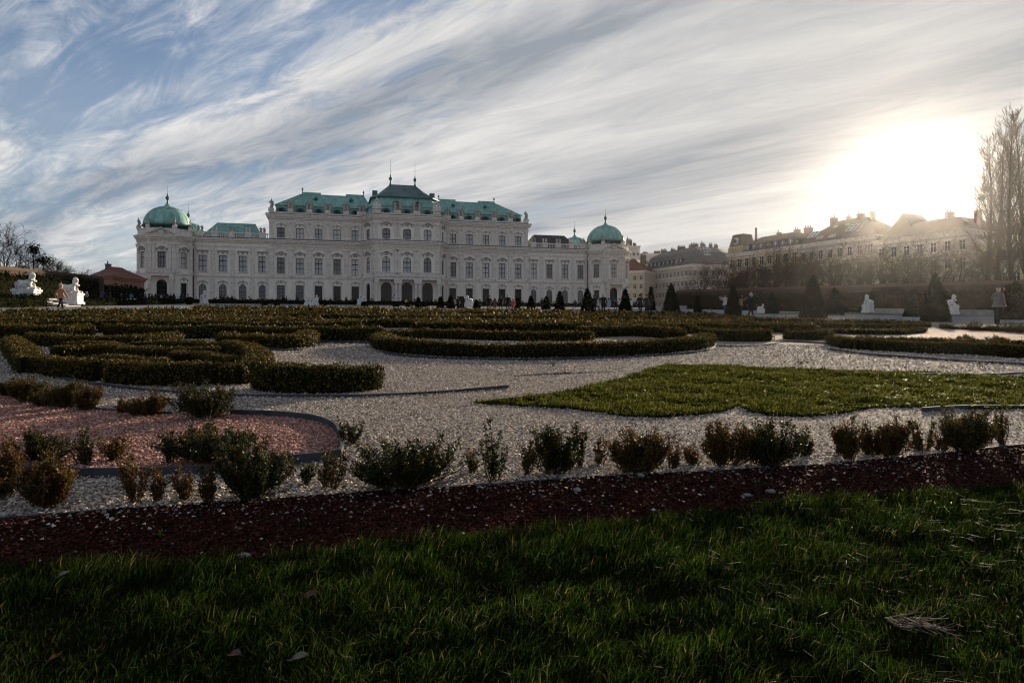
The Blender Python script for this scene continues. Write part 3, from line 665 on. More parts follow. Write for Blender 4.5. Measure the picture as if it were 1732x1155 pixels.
def knob_mesh():
    m = MB(); m.lathe([(0.2,-0.2),(0.1,0.5),(0.3,0.8),(0.3,1.05),(0.06,1.3),(0.02,1.9)], 8); return m.mesh('finial', M_COPPERD, True)
KNOB = knob_mesh()
def dormer_mesh():
    m = MB(); n = 10
    m.box(-0.95, 0.95, -0.55, 1.2, 0, 1.35)
    for i in range(n):
        a, b = math.pi*i/n, math.pi*(i+1)/n; r = 1.12
        P = [(r*math.cos(a), 1.25+0.75*math.sin(a)), (r*math.cos(b), 1.25+0.75*math.sin(b)), (0.8*r*math.cos(b), 1.25+0.5*math.sin(b)), (0.8*r*math.cos(a), 1.25+0.5*math.sin(a))]
        m.hexa([(x, -0.68, z) for x, z in P]+[(x, 1.2, z) for x, z in P])
    d = MB(); P = [(0.62*math.cos(2*math.pi*i/14), 0.98+0.62*math.sin(2*math.pi*i/14)) for i in range(14)]
    d.face([(x, -0.57, z) for x, z in P])
    return m.mesh('dormer', M_COPPERD), d.mesh('opening', M_DARK)
DORM = dormer_mesh()
def lucarne_mesh():
    m = MB(); m.lathe([(0.55,-0.2),(0.6,0.2),(0.4,0.55),(0.02,0.7)], 10); m.box(-0.35,0.35,-0.75,-0.3,-0.15,0.35); return m.mesh('lucarne', M_COPPERD, True)
LUC = lucarne_mesh()

def ribs(mb, a0, a1, b0, b1, n, r=0.05):
    """standing seams from the lower edge a0-a1 to the upper edge b0-b1"""
    a0, a1, b0, b1 = map(Vector, (a0, a1, b0, b1)); nn = (a1-a0).cross(b0-a0).normalized()
    for i in range(n+1):
        p = a0.lerp(a1, i/n); q = b0.lerp(b1, i/n); t = (a1-a0).normalized()*r
        mb.hexa([p-t-nn*0.02, p+t-nn*0.02, p+t+nn*0.09, p-t+nn*0.09, q-t-nn*0.02, q+t-nn*0.02, q+t+nn*0.09, q-t+nn*0.09])

# ---- side blocks of three storeys
for sg in (-1, 1):
    a, b = (12.1, 37.0) if sg > 0 else (-37.0, -12.1)
    F = Fr((a, 0), (b, 0)); bays = [sg*(13.95+4.99*k)-a for k in range(5)]; bays.sort()
    holes = []
    for s in bays: holes += [(s, 2.0, 0.9, 4.9, 0), (s, 1.95, 8.2, 12.5, 0), (s, 1.95, 18.0, 20.8, 0)]
    mb = MB(); facade(mb, F, -1.2, 24.3, holes)
    Fe = Fr((b, 0), (b, 17)) if sg > 0 else Fr((a, 17), (a, 0)); facade(mb, Fe, -1.2, 24.3, [(s, 1.9, 18.0, 20.8, 0) for s in (4, 8.5, 13)])
    mb.face([(a, 17, -1), (a, 17, 24.3), (b, 17, 24.3), (b, 17, -1)])
    for s in bays: F.box(mb, s-1.3, s+1.3, -1, 21, -0.9, -0.6)
    mb.build('wall', M_STONE, palace)
    for s in bays:
        window(F, s, 0.9, 2.0, 4.0, 3, 4, 'rect', 'shell', 0.45, glass=M_GLASSD)
        window(F, s, 8.2, 1.95, 4.3, 2, 3, 'rect', 'curved', 1.0)
        window(F, s, 18.0, 1.95, 2.8, 2, 2, 'rect', 'shell', 0.35)
    for s in (4, 8.5, 13): window(Fe, s, 18.0, 1.9, 2.8, 2, 2, 'rect', 'shell', 0.35)
    cuts = [0.55]+[(bays[i]+bays[i+1])/2 for i in range(4)]+[F.L-0.6]
    for i, s in enumerate(cuts):
        pilaster(F, s, 7.3, 1.15, 7.7)
        if 0 < i < 5:
            for q in (-0.62, 0.62): pilaster(F, s+q, 17.6, 0.7, 4.9, 0.22)
        else: pilaster(F, s, 17.6, 0.8, 4.9, 0.22)
    dm = MB(); dentils(F, 15.55, 0.2, F.L-0.2, dm); dentils(F, 22.95, 0.2, F.L-0.2, dm, 0.3, 0.26, 0.55, 0.26); dm.build('dentils', M_TRIM, palace)['kind'] = 'stuff'
    # attic parapet with pedestals and statues
    pm = MB(); F.box(pm, 0, F.L, 24.3, 25.15, -0.6, 0.15); pm.build('parapet', M_TRIM, palace)
    for i, s in enumerate(cuts):
        pd = MB(); F.box(pd, s-0.75, s+0.75, 25.15, 26.1, -0.65, 0.3); pd.build('pedestal', M_TRIM, palace)
        for q in ((-0.5, 0.5) if 0 < i < 5 else (0.0,)): put('roof_statue', STAT[(i*2+int(q > 0)+(sg > 0)) % 5], F, s+q, 26.1, -0.15)
    # roof
    rf = MB(); x0, x1 = a+1.2, b-1.2
    if sg > 0: x0 = a-3
    else: x1 = b+3
    rf.frus((x0, x1, 1.4, 16), 24.0, (x0+0.6, x1-0.6, 2.0, 15.4), 27.3); 
    rl, rr_ = (x0+2, x1-7.2) if sg > 0 else (x0+7.2, x1-2)
    rf.frus((x0+0.1, x1-0.1, 1.5, 15.9), 27.3, (rl, rr_, 8.4, 9.0), 32.0)
    roof = rf.build('roof', M_COPPER, palace)
    sm = MB(); ribs(sm, (x0+0.1, 1.5, 27.3), (x1-0.1, 1.5, 27.3), (rl, 8.4, 32.0), (rr_, 8.4, 32.0), 38); sm.build('standing_seams', M_COPPER, roof)
    for w0 in ((rl, rl+5.2), (rr_-5.2, rr_)):
        rb = MB(); rb.box(w0[0], w0[1], 8.2, 9.2, 31.7, 32.5); rb.build('ridge_cap', M_COPPER, roof)
    for q in (rl+0.1, rr_-0.1): link('finial', KNOB, roof, (q, 8.7, 32.4))
    for q in (0.22, 0.78): link('lucarne', LUC, roof, (rl+(rr_-rl)*q, 5.0, 30.0))
    for s in bays:
        o = link('dormer', DORM[0], roof, F.p(s, 24.6, -1.5)); link('opening', DORM[1], o)

# ---- wings of two storeys
for sg in (-1, 1):
    a, b = (37.0, 56.3) if sg > 0 else (-56.3, -37.0)
    F = Fr((a, 0.12), (b, 0.12)); bays = sorted(sg*(38.75+5.04*k)-a for k in range(4)); holes = []
    for s in bays: holes += [(s, 1.9, 1.0, 4.95, 1.0), (s, 1.95, 8.4, 12.7, 0)]
    mb = MB(); facade(mb, F, -1.2, 17.2, holes); mb.face([(a, 17, -1), (a, 17, 17.3), (b, 17, 17.3), (b, 17, -1)])
    mb.face([(a, 0.12, 17.3), (b, 0.12, 17.3), (b, 17, 17.3), (a, 17, 17.3)])
    for s in bays: F.box(mb, s-1.3, s+1.3, -1, 13, -0.9, -0.6)
    mb.build('wall', M_STONE, palace)
    for s in bays:
        window(F, s, 1.0, 1.9, 3.95, 3, 4, 'arch', 'shell', 0.1, glass=M_GLASSM, sur=False)
        window(F, s, 8.4, 1.95, 4.3, 2, 3, 'rect', 'flat', 1.15)
        pn = MB(); F.box(pn, s-1.75, s+1.75, 7.45, 14.7, 0.003, 0.07); 
    for i in range(5):
        s = ([0.3]+[(bays[k]+bays[k+1])/2 for k in range(3)]+[F.L-0.4])[i] if sg > 0 else ([0.4]+[(bays[k]+bays[k+1])/2 for k in range(3)]+[F.L-0.3])[i]
        lm = MB(); F.box(lm, s-0.62, s+0.62, 7.35, 15.0, 0.0, 0.09); lm.build('lesene', M_TRIM, palace)
        lm = MB(); F.box(lm, s-0.62, s+0.62, 0.75, 6.7, 0.0, 0.10); lm.build('lesene', M_TRIM, palace)
    # balustrade with balusters, pedestals and urns
    bal = MB(); F.box(bal, 0.2, F.L-0.2, 17.3, 17.65, -0.55, 0.1); F.box(bal, 0.2, F.L-0.2, 18.75, 19.05, -0.6, 0.15)
    for i in range(int(F.L/0.5)):
        s = 0.4+i*0.5; c = F.p(s, 0, -0.22); bal.lathe([(0.11,17.65),(0.17,17.95),(0.08,18.35),(0.13,18.75)], 5, (c[0], c[1], 0))
    balo = bal.build('balustrade', M_TRIM, palace)
    for i, s in enumerate([F.L*q for q in (0.09, 0.28, 0.5, 0.72, 0.91)]):
        pd = MB(); F.box(pd, s-0.8, s+0.8, 17.3, 19.25, -0.7, 0.25); pd.build('pedestal', M_TRIM, palace)
        for q in (-0.45, 0.45): put('urn' if i % 2 else 'roof_statue', URN if i % 2 else STAT[i], F, s+q, 19.25, -0.2, sc=0.62)
    rf = MB(); rm = M_SLATE if sg > 0 else M_COPPER
    rf.frus((a+0.8, b-1.5, 2.2, 15), 17.2, (a+(4.3 if sg > 0 else 5.2), b-(5.2 if sg > 0 else 4.3), 7.5, 10), 22.6)
    roof = rf.build('roof', rm, palace)
    sm = MB(); ribs(sm, (a+0.8, 2.2, 17.2), (b-1.5, 2.2, 17.2), (a+(4.3 if sg > 0 else 5.2), 7.5, 22.6), (b-(5.2 if sg > 0 else 4.3), 7.5, 22.6), 24); sm.build('standing_seams', rm, roof)

# ---- projecting centre with porch
CP = [(-12.1, 0), (-9.1, -6), (9.1, -6), (12.1, 0)]
mb = MB()
CF = [Fr(p, q) for p, q in zip(CP[:-1], CP[1:])]
front_b = [9.1-5.74, 9.1, 9.1+5.74]
for i, F in enumerate(CF):
    if i == 1: holes = [h for s in front_b for h in ((s, 3.0, 0.1, 5.9, 1.0), (s, 2.2, 8.5, 13.0, 1.0), (s, 2.2, 17.85, 20.8, 0))]
    else: s = F.L/2; holes = [(s, 2.3, 0.1, 5.7, 1.0), (s, 2.0, 8.5, 13.0, 1.0), (s, 1.9, 17.85, 20.8, 0)]
    facade(mb, F, -1.2, 24.3, holes, 0.5)
mb.face([(-12.1, 0, 24.3), (-9.1, -6, 24.3), (9.1, -6, 24.3), (12.1, 0, 24.3)])
F = CF[1]
for s in front_b: F.box(mb, s-1.6, s+1.6, -1, 21, -1.1, -0.8)
for i in (0, 2): CF[i].box(mb, CF[i].L/2-1.3, CF[i].L/2+1.3, -1, 21, -1.1, -0.8)
mb.build('wall', M_STONE, palace)
def ovalwin(F, s, z, w, h, parent=None):
    """four-lobed window: octagonal stone cut-outs in front of the sash"""
    o = window(F, s, z, w, h, 2, 2, 'oval', 'curved', 1.15, 0.45, sill=False, sur=False)
    m = MB(); cx, cz = w/2, h/2; c = 0.48
    for sx in (-1, 1):
        for szz in (0, 1):
            x = sx*w/2; zz = szz*h; dx = -sx*c; dz = c if szz == 0 else -c
            P = [(x, zz), (x+dx, zz), (x+dx*0.3, zz+dz*0.3), (x, zz+dz)]
            if sx*(1 if szz else -1) > 0: P = P[::-1]
            m.hexa([(p[0], -0.42, p[1]) for p in P]+[(p[0], -0.01, p[1]) for p in P])
    m.build('stone_corner', M_STONE, o)
    return o
DOORG = M_GLASSD
for i, F in enumerate(CF):
    if i == 1:
        for s in front_b:
            window(F, s, 0.1, 3.0, 5.8, 4, 5, 'door', None, 0, 0.5, DOORG, False, False, name='arched_door')
            window(F, s, 8.5, 2.2, 4.5, 2, 3, 'arch', 'curved', 0.75, 0.45, None, False, False)
            ovalwin(F, s, 17.85, 2.2, 2.95)
        for s in (0.55, 6.0, 6.75, 6.0+5.45, 6.0+6.2, F.L-0.55):
            pilaster(F, s, 8.2, 0.85, 6.8); pilaster(F, s, 17.6, 0.8, 4.9, 0.22)
    else:
        s = F.L/2
        window(F, s, 0.1, 2.3, 5.6, 3, 5, 'door', None, 0, 0.5, DOORG, False, False, name='arched_door')
        window(F, s, 8.5, 2.0, 4.5, 2, 3, 'arch', 'curved', 0.75, 0.45, None, False, False)
        ovalwin(F, s, 17.85, 1.9, 2.95)
        for s in (0.6, F.L-0.6): pilaster(F, s, 8.2, 0.85, 6.8); pilaster(F, s, 17.6, 0.8, 4.9, 0.22); pilaster(F, s, 0.7, 0.9, 6.0)
    dm = MB(); dentils(F, 15.55, 0.2, F.L-0.2, dm); dentils(F, 22.95, 0.2, F.L-0.2, dm, 0.3, 0.26, 0.55, 0.26); dm.build('dentils', M_TRIM, palace)['kind'] = 'stuff'
F = CF[1]
# porch: balcony slab on paired columns
pb = MB(); F.box(pb, 0.0, F.L, 6.45, 7.25, 0.0, 2.7); F.box(pb, -0.15, F.L+0.15, 7.25, 7.5, 0.0, 2.95); pb.build('balcony', M_TRIM, palace)
bl = MB(); F.box(bl, 0, F.L, 7.5, 7.7, 2.45, 2.8); F.box(bl, 0, F.L, 8.35, 8.55, 2.4, 2.85)
for i in range(36):
    c = F.p(0.3+i*(F.L-0.6)/35, 0, 2.62); bl.lathe([(0.1,7.7),(0.15,7.9),(0.07,8.15),(0.12,8.35)], 5, (c[0], c[1], 0))
bl.build('balustrade', M_TRIM, palace)
colm = MB(); colm.box(-0.5,0.5,-0.5,0.5,0,0.8); colm.lathe([(0.46,0.8),(0.42,1.0),(0.4,3.0),(0.35,5.2),(0.45,5.4)], 12); colm.box(-0.52,0.52,-0.52,0.52,5.4,5.75); colm.box(-0.55,0.55,-0.55,0.55,5.75,6.45)
COLM = colm.mesh('column', M_TRIM)
for s in (0.55, 5.85, 6.9, 11.3, 12.35, F.L-0.55): put('column', COLM, F, s, 0.0, 2.2)
st = MB()
for i in range(3): F.box(st, -0.5-0.3*i, F.L+0.5+0.3*i, -1.2, -0.02-0.16*i, 0.05+0.002*i, 3.2+0.4*i)
st.build('porch_steps', M_PAVE, palace)
# attic and double roof of the centre
at = MB()
for F_ in CF: F_.box(at, 0, F_.L, 24.3, 25.15, -0.6, 0.12)
at.build('parapet', M_TRIM, palace)
F = CF[1]
for s, kind in ((0.8, 1), (6.4, 0), (11.8, 0), (F.L-0.8, 1)):
    pd = MB(); F.box(pd, s-1.0, s+1.0, 25.15, 26.0, -0.6, 0.3); pd.build('pedestal', M_TRIM, palace)
    if kind: put('roof_trophy', TROPHY, F, s, 26.0, -0.1)
    else:
        for q in (-0.7, 0.7): put('roof_statue', STAT[int(s+q) % 5], F, s+q, 26.0, -0.1, sc=1.08)
for i in (0, 2):
    f_ = CF[i]; s = 0.7 if i == 0 else f_.L-0.7
    pd = MB(); f_.box(pd, s-0.7, s+0.7, 25.15, 26.0, -0.6, 0.3); pd.build('pedestal', M_TRIM, palace); put('roof_statue', STAT[i], f_, s, 26.0, -0.1)
def octo(hx, hy, cy, c): return [(-hx, cy-hy+c*1.5), (-hx+c, cy-hy), (hx-c, cy-hy), (hx, cy-hy+c*1.5), (hx, cy+hy-c), (hx-c, cy+hy), (-hx+c, cy+hy), (-hx, cy+hy-c)]
def loft(mb, A, za, B, zb, m=0):
    n = len(A)
    for i in range(n):
        j = (i+1) % n; mb.face([(A[i][0], A[i][1], za), (A[j][0], A[j][1], za), (B[j][0], B[j][1], zb), (B[i][0], B[i][1], zb)], m)
r1 = MB(); A = octo(10.8, 11.0, 5.6, 2.6); B = octo(10.2, 10.3, 5.6, 2.5); C2 = octo(9.2, 9.0, 5.6, 2.3)
loft(r1, A, 24.2, B, 27.3); loft(r1, octo(10.5, 10.6, 5.6, 2.5), 27.3, B, 27.3); loft(r1, octo(10.5, 10.6, 5.6, 2.5), 27.3, C2, 30.0)
roof = r1.build('roof', M_COPPER, palace)
r2 = MB(); D = octo(9.9, 9.8, 5.6, 2.4); E = octo(7.4, 7.0, 5.6, 2.0); G = octo(3.8, 0.6, 5.6, 0.3)
loft(r2, C2, 29.9, D, 30.0); loft(r2, D, 30.0, D, 30.3); loft(r2, D, 30.3, E, 31.8); loft(r2, E, 31.8, G, 35.4); r2.face([(p[0], p[1], 35.4) for p in G])
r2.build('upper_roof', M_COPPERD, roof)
sm = MB(); 
ribs(sm, (E[1][0], E[1][1], 31.8), (E[2][0], E[2][1], 31.8), (G[1][0], G[1][1], 35.4), (G[2][0], G[2][1], 35.4), 20); ribs(sm, (D[1][0], D[1][1], 30.3), (D[2][0], D[2][1], 30.3), (E[1][0], E[1][1], 31.8), (E[2][0], E[2][1], 31.8), 20)
sm.build('upper_seams', M_COPPERD, roof)
sm = MB(); ribs(sm, (-7.9, -5.0, 27.3), (7.9, -5.0, 27.3), (C2[1][0], C2[1][1], 30.0), (C2[2][0], C2[2][1], 30.0), 24); sm.build('standing_seams', M_COPPER, roof)
for x in (-3.6, 3.6): link('finial', FIN_L, roof, (x, 5.6, 35.4))
link('lucarne', LUC, roof, (0, 1.5, 33.0)); link('ridge_box', MB().mesh('e', M_COPPERD), roof) if False else None
for x in (-8.3, 8.3):
    q = MB(); q.box(x-0.7, x+0.7, 2.5, 4, 31.2, 32.9); q.build('roof_box', M_COPPERD, roof)
for s in front_b: o = link('dormer', DORM[0], roof, F.p(s, 24.6, -1.3)); link('opening', DORM[1], o)
for x in (-3.1, 3.1): o = link('dormer', DORM[0], roof, (x, -4.6, 27.4), sc=0.7); link('opening', DORM[1], o)

# mouldings that run along the whole front
full = [(-56.3, 0.12), (-37.0, 0.12), (-37.0, 0), (-12.1, 0), (-9.1, -6), (9.1, -6), (12.1, 0), (37.0, 0), (37.0, 0.12), (56.3, 0.12)]
outline_band('cornice', [full], MIDC); outline_band('string_course', [full], STRC)
up = [(-37.0, 17), (-37.0, 0), (-12.1, 0), (-9.1, -6), (9.1, -6), (12.1, 0), (37.0, 0), (37.0, 17)]
outline_band('top_cornice', [up], TOPC); outline_band('gutter', [up], [(24.45, 24.62, 0.86)], M_GUTTER); outline_band('gutter', [full], [(17.4, 17.62, 0.9)], M_GUTTER)
outline_band('plinth', [[(-56.3, 0.12), (-37.0, 0.12), (-37, 0), (-12.1, 0), (-9.1, -6), (-8.8, -6)], [(8.8, -6), (9.1, -6), (12.1, 0), (37, 0), (37, 0.12), (56.3, 0.12)]], PLIN)
# rusticated courses of the ground floor
rc = MB()
for sg in (-1, 1):
    for a, b, y in ((12.3, 37.0, 0.0), (37.0, 56.2, 0.12)):
        F = Fr((a, y), (b, y)) if sg > 0 else Fr((-b, y), (-a, y)); bays = [13.95+4.99*k for k in range(5)] if y == 0 else [38.75+5.04*k for k in range(4)]
        bs = sorted((sg*x-(a if sg > 0 else -b)) for x in bays)
        for k in range(11):
            z = 0.78+k*0.54; s = 0.0
            for c in bs+[None]:
                e = (c-1.45) if c is not None else F.L
                if z > 5.6: 
                    if c is None: F.box(rc, 0.02, F.L-0.02, z, z+0.44, -0.02, 0.06)
                    continue
                if e-s > 0.3: F.box(rc, s, e, z, z+0.44, -0.02, 0.06)
                if c is not None: s = c+1.45
rc.build('rusticated_courses', M_STONE, palace)['kind'] = 'stuff'
for sg in (-1, 1):       # rainwater pipes beside the pavilions
    q = MB(); q.tube([(sg*56.0, -0.35, 0), (sg*56.0, -0.35, 16)], [0.12, 0.12], 6); q.build('downpipe', M_IRON, palace)

# ---- corner pavilions with domes
def pavilion(cx, cy, sg, detail=True):
    o = [(-6.5, 3.0), (-6.5, -3.0), (-3.3, -6.5), (3.3, -6.5), (6.5, -3.0), (6.5, 3.0), (3.3, 6.5), (-3.3, 6.5)]
    pts = [(cx+x, cy+y) for x, y in o]; loop = pts+[pts[0]]
    frs = [Fr(a, b) for a, b in zip(loop[:-1], loop[1:])]
    mb = MB()
    for i, F in enumerate(frs):
        s = F.L/2
        vis = detail and i in (0, 1, 2, 3, 4)
        if vis:
            g = (s, 2.5, 0.2, 5.6, 1.0) if i == 2 else (s, 1.8, 1.0, 4.8, 0)
            facade(mb, F, -1.2, 17.2, [g, (s, 1.9, 8.6, 12.8, 0)], 0.45); F.box(mb, s-1.4, s+1.4, -1, 13, -1.0, -0.7)
        else: facade(mb, F, -1.2, 17.2, [])
    mb.face([(p[0], p[1], 17.2) for p in pts]); mb.build('wall', M_STONE, palace)
    outline_band('cornice', [loop], [(14.9, 15.25, 0.14), (16.0, 16.45, 0.45), (16.45, 16.85, 0.75), (16.85, 17.15, 0.9)])
    outline_band('parapet', [loop], [(17.15, 18.6, -0.05), (18.6, 18.85, 0.12)])
    if detail:
        outline_band('string_course', [loop], STRC); outline_band('plinth', [loop], PLIN)
        for i in (0, 1, 2, 3, 4):
            F = frs[i]; s = F.L/2
            if i == 2: window(F, s, 0.2, 2.5, 5.4, 3, 4, 'door', None, 0, 0.45, M_GLASSD, False, False, name='arched_door')
            else: window(F, s, 1.0, 1.8, 3.8, 2, 4, 'rect', 'shell', 0.6, 0.4, M_GLASSD, False)
            window(F, s, 8.6, 1.9, 4.2, 3, 3, 'rect', 'curved', 0.7, 0.4, None, False)
            for q in ((0.45, F.L-0.45) if i != 2 else (0.5, 1.35, F.L-1.35, F.L-0.5)): pilaster(F, q, 7.3, 0.75, 7.6, 0.22)
            dm = MB(); dentils(F, 15.4, 0.1, F.L-0.1, dm); dm.build('dentils', M_TRIM, palace)['kind'] = 'stuff'
        F = frs[2]
        pb = MB(); F.box(pb, 0.2, F.L-0.2, 6.4, 7.1, 0, 1.8); F.box(pb, 0.05, F.L-0.05, 7.1, 7.35, 0, 2.0); pb.build('balcony', M_TRIM, palace)
        bl = MB(); F.box(bl, 0.15, F.L-0.15, 8.2, 8.42, 1.5, 1.9)
        for i in range(14):
            c = F.p(0.4+i*(F.L-0.8)/13, 0, 1.7); bl.lathe([(0.12,7.35),(0.17,7.7),(0.08,8.0),(0.12,8.2)], 5, (c[0], c[1], 0))
        bl.build('balustrade', M_TRIM, palace)
        for s in (0.7, F.L-0.7): put('column', COLM, F, s, 0.0, 1.35)
        # pediment over the middle face
        pm = MB(); n = 8
        for k in range(n):
            xa, xb = -0.5+(F.L+1.0)*k/n, -0.5+(F.L+1.0)*(k+1)/n
            fz = lambda x: 17.15+1.75*max(0, 1-abs(x-F.L/2)/(F.L/2+0.5))
            pm.hexa([F.p(xa, fz(xa)-0.25, 0.75), F.p(xb, fz(xb)-0.25, 0.75), F.p(xb, fz(xb)-0.25, -0.1), F.p(xa, fz(xa)-0.25, -0.1), F.p(xa, fz(xa)+0.12, 0.9), F.p(xb, fz(xb)+0.12, 0.9), F.p(xb, fz(xb)+0.12, -0.1), F.p(xa, fz(xa)+0.12, -0.1)])
        pm.build('pediment', M_TRIM, palace)
        rl = MB(); rl.lathe([(0.05,-0.7),(0.7,-0.4),(0.9,0),(0.5,0.5),(0.05,0.75)], 9, (0,0,0), sy=0.35); ro = rl.build('relief', M_TRIM, palace, True); ro.location = F.p(F.L/2, 17.75, 0.3); ro.rotation_euler = (0, 0, F.a)
        for i in range(1, 5):
            F = frs[i]; put('pedestal', PEDM, F, 0, 18.85, -0.35); put('roof_statue', STAT[i % 5], F, 0, 19.6, -0.35, sc=0.85)
        put('pedestal', PEDM, frs[0], 0.2, 18.85, -0.35); put('roof_statue', STAT[0], frs[0], 0.2, 19.6, -0.35, sc=0.85)
    # drum and dome
    n0 = len(palace.children)
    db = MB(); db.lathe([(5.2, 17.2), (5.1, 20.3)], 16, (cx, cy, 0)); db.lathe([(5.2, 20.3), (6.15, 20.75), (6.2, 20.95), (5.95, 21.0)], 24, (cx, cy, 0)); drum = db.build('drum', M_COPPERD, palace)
    if detail:
        for k in range(8):
            a = math.pi*k/4+math.pi/8+math.pi/8; x, y = cx+5.25*math.cos(a), cy+5.25*math.sin(a)
            q = MB(); q.box(-0.7, 0.7, -0.12, 0.2, 18.9, 20.2); w_ = q.build('drum_window', M_DARK, drum); w_.location = (x, y, 0); w_.rotation_euler = (0, 0, a+math.pi/2)
    prof = [(5.95, 21.0)]+[(5.85*math.cos(R(t)), 21.0+5.35*math.sin(R(t))) for t in range(8, 84, 7)]+[(0.75, 26.45), (0.45, 27.0)]
    dm = MB(); dm.lathe(prof, 40, (cx, cy, 0)); dome = dm.build('dome', M_COPPER, palace, True)
    zz = MB(); n = 32
    for k in range(n):       # scalloped lead apron round the crown
        a, b = 2*math.pi*k/n, 2*math.pi*(k+1)/n; ta, tb = (48, 56) if k % 2 else (56, 48)
        P = [(5.93*math.cos(R(t))*math.cos(q)+cx, 5.93*math.cos(R(t))*math.sin(q)+cy, 21.0+5.43*math.sin(R(t))) for q, t in ((a, ta), (b, tb), (b, tb+2.2), (a, ta+2.2))]
        zz.face(P)
    zz.build('scalloped_band', M_COPPERD, dome)
    rb = MB()
    for k in range(16):
        a = 2*math.pi*k/16; rb.tube([(cx+r*math.cos(a), cy+r*math.sin(a), z) for r, z in prof[1:-1]], [0.06]*(len(prof)-2), 4)
    rb.build('dome_ribs', M_COPPER, dome)
    link('finial', FIN_D, dome, (cx, cy, 26.8)); dome.location.z = -0.85; drum.location.z = -0.85
pm_ = MB(); pm_.box(-0.45,0.45,-0.45,0.45,0,0.75); PEDM = pm_.mesh('pedestal', M_TRIM)
for sg in (-1, 1): pavilion(sg*62.75, 1.5, sg); pavilion(sg*62.75, 29.5, sg, False)
# roof ladder against the left block's end
q = MB()
for x in (-39.4, -38.6): q.tube([(x, 6, 17.3), (x, 6, 21.4)], [0.06, 0.06], 5)
for k in range(7): q.tube([(-39.4, 6, 17.8+0.55*k), (-38.6, 6, 17.8+0.55*k)], [0.05, 0.05], 5)
q.build('roof_ladder', M_TRIM, palace)

# ------------------------------------------------------------------ town houses beyond the garden
M_CREAM = mat('cream_plaster', (0.55, 0.48, 0.36), 0.9, col2=(0.42, 0.36, 0.27), vscale=0.3)
M_CREAM2 = mat('pale_plaster', (0.52, 0.45, 0.38), 0.9, col2=(0.38, 0.33, 0.28), vscale=0.35)
M_YELL = mat('yellow_plaster', (0.55, 0.42, 0.25), 0.9, col2=(0.42, 0.32, 0.19), vscale=0.3)
M_WHITEP = mat('white_plaster', (0.6, 0.58, 0.55), 0.9, col2=(0.45, 0.43, 0.41), vscale=0.3)
M_ORANGEP = mat('terracotta_plaster', (0.33, 0.15, 0.10), 0.9, col2=(0.24, 0.11, 0.075), vscale=0.4)
M_TILE = mat('red_tile', (0.19, 0.06, 0.042), 0.85, col2=(0.12, 0.04, 0.03), vscale=0.9, stretch=(1, 1, 4))
M_TILEO = mat('orange_tile', (0.36, 0.13, 0.075), 0.85, col2=(0.24, 0.085, 0.05), vscale=0.9, stretch=(1, 1, 4))
M_ROOFG = mat('grey_roof', (0.085, 0.085, 0.095), 0.7, col2=(0.05, 0.05, 0.057), vscale=0.6)
M_ROOFB = mat('brown_roof', (0.085, 0.065, 0.05), 0.8, col2=(0.055, 0.042, 0.034), vscale=0.6)
M_BRICK = mat('chimney_brick', (0.17, 0.115, 0.09), 0.9, col2=(0.11, 0.075, 0.06), vscale=1.5)
M_GLASSB = mat('roof_glass', (0.10, 0.15, 0.19), 0.12, spec=0.8)
M_WFR = mat('white_window_frame', (0.55, 0.53, 0.50), 0.6)
HW = {}
def house_window(parent, F, s, z, w, h, dark=True):
    if (w, h) not in HW:
        f = MB(); t = 0.1
        f.box(-w/2, -w/2+t, -0.06, 0, 0, h); f.box(w/2-t, w/2, -0.06, 0, 0, h); f.box(-w/2+t, w/2-t, -0.06, 0, 0, t); f.box(-w/2+t, w/2-t, -0.06, 0, h-t, h)
        f.box(-0.05, 0.05, -0.063, 0, t, h-t); f.box(-w/2+t, w/2-t, -0.057, 0, h*0.62, h*0.62+0.09)
        g = MB(); g.box(-w/2+0.01, w/2-0.01, -0.03, -0.005, 0.01, h-0.01)
        c = MB(); c.box(-w/2-0.2, w/2+0.2, -0.45, -0.22, h+0.12, h+0.34); c2 = MB(); c2.box(-w/2-0.15, w/2+0.15, -0.42, -0.22, -0.22, -0.02)
        HW[(w, h)] = (f.mesh('window', M_WFR), g.mesh('pane', M_GLASSD), c.mesh('lintel', M_TRIM), c2.mesh('sill', M_TRIM))
    f, g, c, c2 = HW[(w, h)]
    o = link('window', f, parent, F.p(s, z, -0.2), F.a); link('pane', g, o); link('lintel', c, o); link('sill', c2, o)
